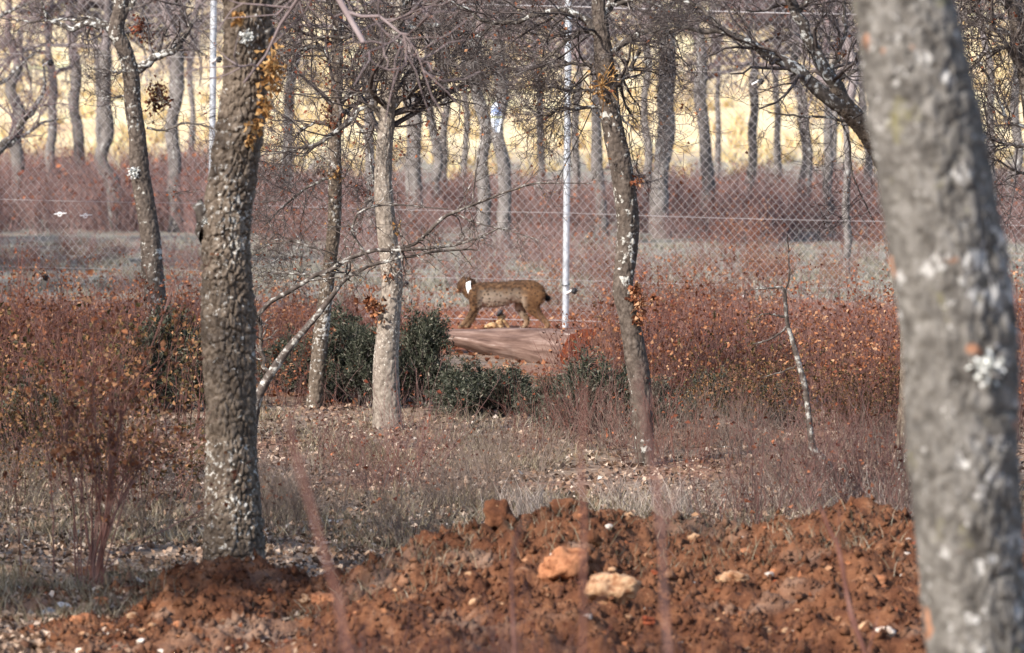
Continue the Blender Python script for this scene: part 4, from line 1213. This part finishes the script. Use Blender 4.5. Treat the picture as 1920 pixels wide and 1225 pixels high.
def litter(name, n, pxr, dr, size, mat, label, seed, avoid=None):
    g = np.random.default_rng(seed)
    d = 1 / g.uniform(1 / dr[1], 1 / dr[0], n); px = g.uniform(*pxr, n); x = (px - CX) * d / FPX
    if avoid is not None:
        keep = ~avoid(x, d); x, d = x[keep], d[keep]
    n = len(x)
    pos = np.stack([x, d, H(x, d) + g.uniform(.0, .02, n)], -1)
    dirs = g.normal(size=(n, 3)) * [1, 1, .35]
    v, t = oak_leaves(pos, g.uniform(size * .5, size * 1.2, n), g, dirs)
    tag(link(name, Geo().add(v, None, t).mesh(name), mat), label, "leaf litter", kind="stuff")
litter("leaf_litter", 60000, (-250, 2200), (23.6, 44), .042, M_LITTER, "fallen oak leaves covering the forest floor", 8, MOUND_AVOID)
litter("red_leaf_litter", 16000, (-250, 2250), (44, 84), .06, M_LEAF, "russet fallen leaves under the thickets near the fence", 9)
litter("soil_litter", 900, (-60, 1800), (23.8, 28), .034, M_LEAF, "scattered dry leaves lying on the red soil", 10)

# ------------------------------------------------------------------ stones and clods
def stone_mesh(name, seed, sub=3, rough=.28, flat=.75):
    import bmesh
    bm = bmesh.new(); bmesh.ops.create_icosphere(bm, subdivisions=sub, radius=1.0)
    co = np.array([v.co[:] for v in bm.verts])
    r = 1 + rough * fbm(co[:, 0] * 1.3 + seed, co[:, 1] * 1.3, co[:, 2] * 1.3, 3, seed) + rough * .25 * fbm(co[:, 0] * 5, co[:, 1] * 5, co[:, 2] * 5, 2, seed + 3)
    f1 = np.abs(vnoise(co[:, 0] * 1.1 + seed, co[:, 1] * 1.1, co[:, 2] * 1.1, seed + 9))
    co = co * (r - .18 * f1)[:, None] * [1, .9, flat]
    for v, c in zip(bm.verts, co): v.co = c
    me = bpy.data.meshes.new(name); bm.to_mesh(me); bm.free()
    if sub >= 3:
        for p in me.polygons: p.use_smooth = True
    return me
def stone(name, px, py, wpx, hpx, d, mat, label, seed, group=None, cat="stone", sub=3, rough=.28, sink=.3):
    d = d + wpx * .30 * d / FPX
    c = P(px, py, d)
    sx, sz = wpx * .5 * d / FPX, hpx * .5 * d / FPX
    me = stone_mesh(name, seed, sub + (1 if wpx > 40 else 0), rough + .12, 1.0)
    o = link(name, me, mat, loc=c)
    o.scale = (sx * 1.05, max(sx, sz) * .9, sz * 1.05)
    o.rotation_euler = (0, 0, seed * 1.3)
    o.rotation_euler = (0, 0, 0)
    return tag(o, label, cat, group)
def on_bank(px, py):
    """Distance at which the line of sight through (px, py) meets the soil or the ground."""
    for d in np.arange(22.5, 34, .04):
        p = P(px, py, d)
        if p[2] <= float(H(p[0], d)): return d
    return 30.0
BIG = [("boulder", 1050, 1068, 92, 66, M_STONE_ORANGE, "large rounded orange stone half sunk in the middle of the soil bank"),
       ("boulder", 1148, 1108, 82, 58, M_STONE_TAN, "large tan stone right of the orange boulder on the soil"),
       ("stone", 1112, 1015, 38, 24, M_STONE_TAN, "smooth tan stone above the large tan one on the soil"),
       ("stone", 1175, 972, 30, 22, M_STONE_TAN, "grey tan stone on the crest behind the soil bank"),
       ("stone", 1198, 980, 24, 12, M_STONE_TAN, "flat cream stone beside the grey tan one on the crest"),
       ("stone", 1660, 1186, 36, 24, M_STONE_WHITE, "white stone near the bottom left of the blurred trunk"),
       ("stone", 1625, 1176, 30, 22, M_STONE_TAN, "dull tan stone just left of the white one at lower right"),
       ("stone", 1375, 1084, 52, 26, M_STONE_TAN, "pale orange lump lying alone on the right half of the soil"),
       ("stone", 1455, 1072, 26, 14, M_STONE_ORANGE, "orange stone right of the pale lump on the soil"),
       ("stone", 1303, 1010, 24, 18, M_STONE_TAN, "cream stone on the upper right slope of the soil"),
       ("stone", 1400, 1036, 24, 16, M_STONE_ORANGE, "salmon stone below the dip in the soil crest"),
       ("stone", 1645, 1090, 36, 20, M_STONE_ORANGE, "orange stone under the roots on the right of the soil"),
       ("stone", 1440, 1186, 34, 22, M_STONE_TAN, "tan stone at the bottom right centre of the soil"),
       ("stone", 1488, 1187, 18, 14, M_STONE_WHITE, "small white stone at the bottom right of the soil"),
       ("stone", 193, 1130, 34, 24, M_STONE_ORANGE, "orange stone at the foot of the bundled stems"),
       ("stone", 138, 1147, 20, 16, M_STONE_ORANGE, "small salmon stone left of the bundled stems"),
       ("stone", 158, 1162, 46, 24, M_STONE_ORANGE, "broad orange stone below the bundled stems"),
       ("stone", 202, 1175, 26, 16, M_STONE_ORANGE, "orange stone right of the broad one at lower left"),
       ("stone", 117, 1138, 34, 16, M_STONE_GREY, "slanted bluish grey stone at the lower left"),
       ("stone", 90, 1150, 32, 18, M_STONE_GREY, "dark grey stone at the lower left edge of the soil"),
       ("stone", 572, 1128, 38, 22, M_STONE_TAN, "tan stone on the soil right below the thick trunk"),
       ("stone", 606, 1126, 42, 26, M_STONE_ORANGE, "orange tan stone beside the tan one near the thick trunk"),
       ("stone", 335, 1172, 24, 14, M_STONE_ORANGE, "flat orange stone on the soil below the thick trunk"),
       ("stone", 264, 1184, 18, 12, M_STONE_TAN, "small tan stone at the bottom left"),
       ("stone", 628, 980, 34, 12, M_STONE_WHITE, "flat white stone on the litter right of the thick trunk"),
       ("stone", 878, 1078, 16, 14, M_STONE_TAN, "small pale stone left of the orange boulder"),
       ("stone", 888, 1132, 20, 18, M_STONE_TAN, "small tan stone lower left of the orange boulder"),
       ("stone", 1140, 1070, 34, 14, M_STONE_TAN, "pinkish flat stone between the two big stones"),
       ("stone", 990, 1025, 14, 12, M_STONE_ORANGE, "bright yellow orange pebble above the orange boulder"),
       ("stone", 283, 1072, 34, 8, M_STONE_WHITE, "flat pale stone on the litter left of the thick trunk's foot"),
       ("stone", 1110, 718, 14, 8, M_STONE_TAN, "small pale stone below the right end of the log")]
for k, (nm, px, py, w, h, mat, lab) in enumerate(BIG):
    d = on_bank(px, py + h * .30) if py > 900 else 47.0
    stone(nm, px, py, w, h, d, mat, lab, 700 + k, group=None)
stone("soil_clod", 940, 975, 56, 66, MD + .15, M_SOIL, "upright block of dark red soil on the crest left of centre", 801, cat="clod", rough=.34)
stone("soil_clod", 985, 990, 60, 44, MD + .2, M_SOIL, "dark red clod leaning against the upright block", 802, cat="clod", rough=.34)
stone("soil_clod", 1062, 962, 90, 46, MD + .25, M_SOIL, "broad red clod on the highest part of the crest", 803, cat="clod", rough=.36)
stone("soil_clod", 1130, 975, 70, 40, MD + .2, M_SOIL, "red clod right of the highest part of the crest", 804, cat="clod", rough=.36)
stone("soil_clod", 800, 1035, 80, 60, MD - .3, M_SOIL, "red clod with straw on the left slope of the middle heap", 805, cat="clod", rough=.36)
peb = [stone_mesh("pebble", 900 + i, 2, .3, .8) for i in range(6)]
pm = [M_STONE_ORANGE, M_STONE_TAN, M_STONE_ORANGE, M_STONE_WHITE, M_STONE_TAN, M_STONE_RED]
for i, me in enumerate(peb): me.materials.append(pm[i])
gp = np.random.default_rng(41)
n = 0
while n < 230:
    d = gp.uniform(24.0, 27.5); px = gp.uniform(90, 1730); x = (px - CX) * d / FPX
    hh = float(mound_h(x, d))
    if hh < .0: continue
    o = link("pebble", peb[gp.integers(6)], None, loc=(x, d, float(H(x, d)) - .002))
    s = gp.uniform(.008, .026) * (1.7 if gp.uniform() < .12 else 1)
    o.scale = (s, s, s * .8); o.rotation_euler = (0, 0, gp.uniform(0, 6.28))
    tag(o, "small pebble or crumb among those scattered over the red soil", "pebble", "pebbles on the red soil")
    n += 1
# finer crumbs of earth: too many and too small to count
N = 26000
x = gp.uniform(-2.6, 2.6, N); y = gp.uniform(23.6, 28.0, N)
keep = mound_h(x, y) > .0; x, y = x[keep], y[keep]; N = len(x)
tet = np.array([[1, 0, -.4], [-.6, .9, -.4], [-.6, -.9, -.4], [0, 0, 1.0]])
v = np.stack([x, y, H(x, y) + .002], -1)[:, None, :] + (tet[None] + gp.normal(size=(N, 4, 3)) * .3) * (gp.gamma(2.0, .0050, N) + .003)[:, None, None]
k = np.arange(N)[:, None] * 4
crumbs = link("soil_crumbs", build_mesh("soil_crumbs", v.reshape(-1, 3), None, np.concatenate([k + np.array(t) for t in ((0, 1, 3), (1, 2, 3), (2, 0, 3), (0, 2, 1))])), M_SOIL)
tag(crumbs, "loose crumbs of red earth on the soil bank", "soil", kind="stuff")
# fine roots hanging from the right heap
rt = []
for i in range(46):
    d0 = MD - .35; p = P(gp.uniform(1570, 1700), gp.uniform(990, 1020), d0 - gp.uniform(0, .25))
    L = [p]
    for j in range(6): L.append(L[-1] + np.array([gp.normal() * .018, -.012 + gp.normal() * .01, -.03 - gp.uniform(0, .02)]))
    rt.append(L)
roots = link("fine_roots", Geo().add(*tubes(np.array(rt), np.linspace(.0028, .0012, 7)[None].repeat(46, 0), 3)).mesh("fine_roots"), M_GRASS)
tag(roots, "tangle of fine pale roots hanging out of the right heap of soil", "roots", kind="stuff")

# fallen branches on the forest floor
for k, (ctrl, d, lab) in enumerate((([(688, 962, 9), (715, 944, 8), (735, 950, 7), (770, 953, 6), (800, 955, 4), (822, 966, 2)], 34.2, "crooked fallen branch on the litter left of the upright clod"),
                                    ([(1290, 868, 5), (1340, 862, 5), (1390, 850, 4), (1450, 846, 2)], 38.6, "thin fallen branch on the pale litter left of the dead sapling"),
                                    ([(250, 1000, 5), (300, 985, 5), (350, 978, 4), (380, 965, 2)], 31.8, "thin fallen branch on the litter left of the thick trunk's foot"))):
    lp, lr = limb_line(ctrl, d, 14)
    o_ = lp[0, 0].copy()
    lp[0, :, 2] = np.maximum(lp[0, :, 2], H(lp[0, :, 0], lp[0, :, 1]) + .01)
    root = empty("fallen_branch", o_, lab, "branch")
    link("wood", Geo().add(*tubes(lp, lr, 7)).mesh("wood", True, o_), M_LIMB, root)
    l2, r2 = grow(lp, lr, 7, (.06, .22), (25, 60), 5, .6, .2, 1, .2, .25, .4, .0018)
    o = link("twigs", Geo().add(*tubes(l2, r2, 3)).mesh("twigs", False, o_), M_TWIG, root); o["kind"] = "stuff"

# ------------------------------------------------------------------ fallen log
def log_material():
    m, nt, b = new_mat("weathered_log")
    uv = attr(nt, "buv")
    mp = nt.nodes.new("ShaderNodeMapping"); mp.inputs["Scale"].default_value = (20, 20, 3.5); nt.links.new(uv, mp.inputs[0])
    n1 = noise(nt, mp.outputs[0], 1.0, 4, .6)
    mp2 = nt.nodes.new("ShaderNodeMapping"); mp2.inputs["Scale"].default_value = (13, 13, 2.2); nt.links.new(uv, mp2.inputs[0])
    n2 = noise(nt, mp2.outputs[0], 1.0, 3, .55)
    c = ramp(nt, n1, [(.3, (.060, .033, .025)), (.5, (.135, .083, .066)), (.68, (.225, .155, .13))])
    c = mixc(nt, thresh(nt, n2, .66, .71), c, (.42, .345, .30))
    nt.links.new(c, b.inputs["Base Color"]); b.inputs["Roughness"].default_value = .85
    bump(nt, b, n1, .5, .012)
    return m
M_LOG = log_material()
def log():
    A = P(812, 630, 53.0); B = P(1098, 662, 50.2)
    ra, rb = .05, .25
    K, S = 60, 40
    f = np.linspace(0, 1, K)
    r = ra + (rb - ra) * f
    cen = A[None] * (1 - f[:, None]) + B[None] * f[:, None]
    top = P(820, 617, 53.0)[2] * (1 - f) + P(1085, 617, 50.2)[2] * f
    cen[:, 2] = top - r
    ax = norm(B - A); n1 = norm(np.cross(ax, [0, 0, 1.0])); n2 = np.cross(n1, ax)
    a = np.arange(S) * 2 * math.pi / S
    AA, FF = np.meshgrid(a, f)
    R = r[:, None] * (1 + .10 * fbm(np.cos(AA) * 1.5, np.sin(AA) * 1.5, FF * 3, 3, 91) + .05 * fbm(np.cos(AA) * 9, np.sin(AA) * 9, FF * 5, 2, 93))
    v = cen[:, None] + (n1 * np.cos(AA)[..., None] + n2 * np.sin(AA)[..., None]) * R[..., None]
    buv = np.stack([np.cos(AA) * .25, np.sin(AA) * .25, FF * 1.6], -1).reshape(-1, 3)
    i = (np.arange(K - 1) * S)[:, None]; j = np.arange(S)[None]; j2 = (j + 1) % S
    q = np.stack([i + j, i + j2, i + S + j2, i + S + j], -1).reshape(-1, 4)
    origin = np.array([*(A + B)[:2] / 2, 0])
    root = empty("fallen_log", origin, "smooth tapering fallen log with pale streaks lying in front of the lynx", "log")
    link("wood", build_mesh("wood", v.reshape(-1, 3) - origin, q, smooth=True, attrs={"buv": buv}), M_LOG, root)
    for e, k in (("cut_end", K - 1), ("tip", 0)):
        ring = v[k]; c = ring.mean(0) + ax * (.02 if k else -.02)
        vv = np.vstack([ring, (ring + c) / 2 + ax * (.015 if k else -.01), c[None]])
        t = [[i, (i + 1) % S, S + i] for i in range(S)] + [[(i + 1) % S, S + (i + 1) % S, S + i] for i in range(S)] + [[S + i, S + (i + 1) % S, 2 * S] for i in range(S)]
        link(e, build_mesh(e, vv - origin, None, t), M_STONE_RED, root)
log()
# red earth heap at the right end of the log
def heap(name, px, py_top, wpx, d, depth, label, seed):
    c = P(px, py_top, d); hgt = c[2]; w = wpx * d / FPX
    n = 60
    u, w_ = np.meshgrid(np.linspace(-1, 1, n), np.linspace(-1, 1, n))
    rr = np.sqrt(u * u + w_ * w_)
    X = c[0] + u * w * .5; Y = d + w_ * depth
    Z = base_h(X, Y) - .04 + (hgt + .04) * (1 - sstep(.12, .98, rr)) * (1 + .25 * fbm(X * 4, Y * 4, 0, 3, seed)) + .03 * fbm(X * 12, Y * 12, 0, 2, seed + 1) * (rr < .95)
    i = (np.arange(n - 1) * n)[:, None] + np.arange(n - 1)[None]
    q = np.stack([i, i + 1, i + n + 1, i + n], -1).reshape(-1, 4)
    o = link(name, build_mesh(name, np.stack([X, Y, Z], -1).reshape(-1, 3) - [c[0], d, 0], q, smooth=True), M_SOIL, loc=(c[0], d, 0))
    tag(o, label, "soil heap")
heap("soil_heap", 1138, 606, 150, 50.2, .5, "orange red soil heap at the right end of the log", 55)
heap("soil_heap", 1010, 705, 260, 47.6, .6, "low red soil heap below the fallen log", 57)
# splintered piece of wood standing behind the log under the lynx
M_STUB = simple_mat("broken_wood", [(.35, (.07, .035, .018)), (.5, (.26, .15, .075)), (.65, (.46, .33, .18))], 30, .9, bumpy=.6)
def splinter():
    d = 56.9
    o_ = P(930, 617, d); o_[2] = 0
    root = empty("splintered_stump", o_, "broken pale wood stub with a dark top under the lynx", "stump")
    lp, lr = limb_line([(938, 640, 18), (937, 612, 15), (936, 600, 13), (937, 590, 14), (940, 583, 6)], d, 10)
    link("stub", Geo().add(*tubes(lp, lr, 9)).mesh("stub", False, o_), M_STUB, root)
    lp, lr = limb_line([(931, 592, 4), (936, 589, 8), (942, 584, 5)], d - .05, 6)
    link("charred_top", Geo().add(*tubes(lp, lr, 8)).mesh("charred_top", False, o_), M_BLACK, root)
    lp, lr = limb_line([(910, 616, 6), (918, 613, 11), (930, 612, 10), (940, 615, 6)], d - .12, 8)
    link("chunk", Geo().add(*tubes(lp, lr, 7)).mesh("chunk", False, o_), M_STUB, root)
    lp, lr = limb_line([(944, 600, 6), (952, 612, 6), (960, 624, 5)], d - .08, 6)
    link("splinter", Geo().add(*tubes(lp, lr, 6)).mesh("splinter", False, o_), M_STUB, root)
splinter()

# ------------------------------------------------------------------ the lynx
LD = 57.7
def lynx():
    S_ = LD / FPX
    def q(px, py, off=0.0):
        p = P(px, py, LD + off); return p
    vs, qs, n0 = [], [], 0
    def chain(nodes, S=18, n=26):
        """nodes: (px, py, off, half-height m, half-width m)."""
        nonlocal n0
        c = catmull(np.array([[*q(a[0], a[1], a[2]), a[3], a[4]] for a in nodes]), n)
        cen, ry, rx = c[:, :3], c[:, 3], c[:, 4]
        t = norm(np.gradient(cen, axis=0))
        side = norm(np.cross(t, [0, 0, 1.0]) + 1e-6) if abs(t[:, 2].mean()) < .7 else norm(np.cross(t, [1.0, 0, 0]))
        upv = np.cross(side, t)
        ang = np.arange(S) * 2 * math.pi / S
        v = cen[:, None] + side[:, None] * (np.cos(ang) * rx[:, None])[..., None] + upv[:, None] * (np.sin(ang) * ry[:, None])[..., None]
        i = (np.arange(n - 1) * S)[:, None]; j = np.arange(S)[None]; j2 = (j + 1) % S
        qq = np.stack([i + j, i + j2, i + S + j2, i + S + j], -1).reshape(-1, 4)
        v = np.vstack([v.reshape(-1, 3), cen[0], cen[-1]])
        vs.append(v); f = [tuple(int(w) + n0 for w in r_) for r_ in qq]
        e0, e1 = n * S + n0, n * S + 1 + n0
        f += [(e0, n0 + (k + 1) % S, n0 + k) for k in range(S)]
        f += [(e1, n0 + (n - 1) * S + k, n0 + (n - 1) * S + (k + 1) % S) for k in range(S)]
        qs.extend(f); n0 += len(v)
    m = S_
    # trunk: rump -> loin -> ribs -> chest -> neck
    chain([(1019, 551, 0, 6 * m, .05), (1013, 549, 0, 14 * m, .095), (1000, 548, 0, 21 * m, .12), (982, 547, 0, 22.5 * m, .12), (962, 547, 0, 20.5 * m, .11), (938, 551, 0, 23 * m, .115), (914, 553, 0, 24 * m, .12), (899, 551, 0, 22 * m, .11), (888, 549, .01, 17 * m, .09), (880, 545, .03, 14 * m, .075), (874, 541, .05, 12 * m, .07)], 22, 44)
    # head, turned away from the camera and lowered
    chain([(885, 539, .02, 12 * m, .065), (878, 535, .05, 14 * m, .085), (872, 535, .09, 14 * m, .09), (867, 538, .13, 11 * m, .065), (863, 543, .16, 7 * m, .042), (861, 547, .18, 3 * m, .02)], 18, 20)
    # ears with tufts
    for ox, off in ((880, .00), (868, .13)):
        chain([(ox - 2, 528, off, .030, .012), (ox, 522, off, .020, .010), (ox + 1.5, 517, off, .010, .006), (ox + 3, 511.5, off, .002, .002)], 10, 10)
    # cheek ruff
    chain([(880, 545, .00, .03, .03), (875, 551, .02, .025, .03), (871, 556, .04, .006, .008)], 10, 10)
    # fore legs
    chain([(895, 545, -.07, .085, .05), (892, 560, -.085, .078, .048), (890, 573, -.085, .055, .04), (886, 584, -.08, .037, .032), (878, 596, -.08, .030, .027), (869, 607, -.08, .026, .026), (864, 613, -.08, .024, .028), (859, 615.5, -.08, .016, .028)], 16, 30)
    chain([(897, 548, .07, .08, .045), (894, 566, .08, .066, .042), (891, 580, .08, .042, .034), (887, 594, .08, .031, .028), (880, 606, .08, .026, .026), (875, 613, .08, .024, .028), (870, 616, .08, .016, .028)], 16, 30)
    # near hind leg, trailing
    chain([(1002, 545, -.07, .115, .05), (999, 558, -.09, .118, .055), (998, 570, -.09, .10, .05), (1001, 580, -.085, .07, .042), (1009, 590, -.08, .045, .034), (1018, 599, -.08, .032, .026), (1025, 606, -.08, .027, .023), (1027, 612, -.08, .025, .026), (1022, 616, -.08, .018, .028), (1017, 617, -.08, .012, .02)], 16, 34)
    # far hind leg, under the body
    chain([(986, 552, .06, .10, .05), (980, 566, .08, .085, .045), (976, 577, .08, .06, .04), (979, 587, .08, .042, .032), (985, 596, .08, .033, .026), (988, 603, .08, .029, .024), (985, 610, .08, .026, .024), (980, 615, .08, .021, .028), (974, 617, .08, .014, .024)], 16, 34)
    # short tail
    chain([(1014, 547, 0, .035, .03), (1020, 552, 0, .028, .026), (1024, 557, 0, .028, .028), (1027.5, 561, 0, .034, .034), (1029.5, 565, 0, .012, .012)], 12, 14)
    v = np.vstack(vs)
    feet = q(930, 617.5)
    origin = np.array([feet[0], LD, feet[2]])
    me = bpy.data.meshes.new("lynx_raw"); me.from_pydata([tuple(p) for p in v - origin], [], qs); me.update()
    raw = bpy.data.objects.new("lynx_raw", me); col.objects.link(raw)
    rm = raw.modifiers.new("remesh", 'REMESH'); rm.mode = 'VOXEL'; rm.voxel_size = .009
    sm = raw.modifiers.new("smooth", 'SMOOTH'); sm.iterations = 6; sm.factor = .5
    dg = bpy.context.evaluated_depsgraph_get()
    body = bpy.data.meshes.new_from_object(raw.evaluated_get(dg))
    body.name = "lynx"
    bpy.data.objects.remove(raw)
    for p in body.polygons: p.use_smooth = True
    # coat: tawny back, pale underside, dark spots, black tail tip
    mt, nt, b = new_mat("lynx_coat")
    b.inputs["Roughness"].default_value = .9
    tc = nt.nodes.new("ShaderNodeTexCoord").outputs["Object"]
    sep = nt.nodes.new("ShaderNodeSeparateXYZ"); nt.links.new(tc, sep.inputs[0])
    n1 = noise(nt, tc, 22, 5, .7)
    coat = ramp(nt, n1, [(.34, (.020, .0095, .005)), (.5, (.066, .034, .017)), (.66, (.155, .088, .045))])
    back = thresh(nt, sep.outputs[2], .40, .50)
    coat = mixc(nt, back, coat, mixc(nt, .55, coat, (.055, .028, .016)))
    under = nt.nodes.new("ShaderNodeMath"); under.operation = 'MULTIPLY_ADD'; under.inputs[1].default_value = .12
    nt.links.new(n1, under.inputs[0]); nt.links.new(sep.outputs[2], under.inputs[2])
    bel = thresh(nt, under.outputs[0], .48, .33)
    xb = thresh(nt, sep.outputs[0], -.20, -.14); xe = thresh(nt, sep.outputs[0], .33, .22)
    mu = nt.nodes.new("ShaderNodeMath"); mu.operation = 'MULTIPLY'; nt.links.new(xb, mu.inputs[0]); nt.links.new(xe, mu.inputs[1])
    mu2 = nt.nodes.new("ShaderNodeMath"); mu2.operation = 'MULTIPLY'; nt.links.new(bel, mu2.inputs[0]); nt.links.new(mu.outputs[0], mu2.inputs[1])
    coat = mixc(nt, mu2.outputs[0], coat, (.36, .295, .235))
    legs = thresh(nt, sep.outputs[2], .22, .05)
    rump = thresh(nt, sep.outputs[0], .25, .42)
    coat = mixc(nt, rump, coat, mixc(nt, .5, coat, (.17, .085, .038)))
    coat = mixc(nt, legs, coat, mixc(nt, .4, coat, (.26, .165, .10)))
    vo = nt.nodes.new("ShaderNodeTexVoronoi"); vo.inputs["Scale"].default_value = 27; vo.inputs["Randomness"].default_value = 1.0; nt.links.new(tc, vo.inputs["Vector"])
    spots = thresh(nt, vo.outputs["Distance"], .40, .20)
    coat = mixc(nt, spots, coat, mixc(nt, .75, coat, (.02, .012, .008)))
    tx = thresh(nt, sep.outputs[0], .497, .506)
    tz = thresh(nt, sep.outputs[2], .355, .340)
    tt = nt.nodes.new("ShaderNodeMath"); tt.operation = 'MULTIPLY'; nt.links.new(tx, tt.inputs[0]); nt.links.new(tz, tt.inputs[1])
    lowz = thresh(nt, sep.outputs[2], .20, .24)
    t2 = nt.nodes.new("ShaderNodeMath"); t2.operation = 'MULTIPLY'; nt.links.new(tt.outputs[0], t2.inputs[0]); nt.links.new(lowz, t2.inputs[1])
    coat = mixc(nt, t2.outputs[0], coat, (.008, .007, .007))
    nt.links.new(coat, b.inputs["Base Color"])
    bump(nt, b, noise(nt, tc, 90, 3, .6), .5, .006)
    root = link("lynx", body, mt, loc=origin)
    tag(root, "spotted brown lynx with a white collar walking left along the fence", "lynx")
    # short coat hairs along the skin
    co = np.zeros(len(body.vertices) * 3); body.vertices.foreach_get("co", co); co = co.reshape(-1, 3)
    no = np.zeros(len(body.vertices) * 3); body.vertices.foreach_get("normal", no); no = no.reshape(-1, 3)
    g = np.random.default_rng(5)
    k = g.choice(len(co), min(9000, len(co)))
    flow = norm(no[k] * .55 + np.array([.75, 0, -.45]) + g.normal(size=(len(k), 3)) * .25)
    hv, ht = diamonds(co[k] - no[k] * .002, g.uniform(.012, .026, len(k)), .0035, flow, g=g)
    fur = link("fur", Geo().add(hv, None, ht).mesh("fur"), mt, root); fur["kind"] = "stuff"
    # wide white collar round the neck
    c0, c1 = q(883.5, 541, .03), q(876.5, 541, .05)
    ax = norm(np.array([-.9, .25, -.25])); cen = q(883.5, 543, .02) - origin
    s1 = norm(np.cross(ax, [0, 0, 1.0])); s2 = np.cross(s1, ax)
    a = np.linspace(0, 2 * math.pi, 41)[:-1]
    prof = [(-.026, .086), (-.022, .093), (.014, .095), (.021, .090)]
    vv = np.array([[cen + ax * u + (s1 * math.cos(t) * .98 + s2 * math.sin(t) * 1.0) * r_ for t in a] for u, r_ in prof])
    i = (np.arange(3) * 40)[:, None]; j = np.arange(40)[None]; j2 = (j + 1) % 40
    qq = np.stack([i + j, i + j2, i + 40 + j2, i + 40 + j], -1).reshape(-1, 4)
    link("collar", build_mesh("collar", vv.reshape(-1, 3), qq, smooth=True), M_WHITE, root)
lynx()
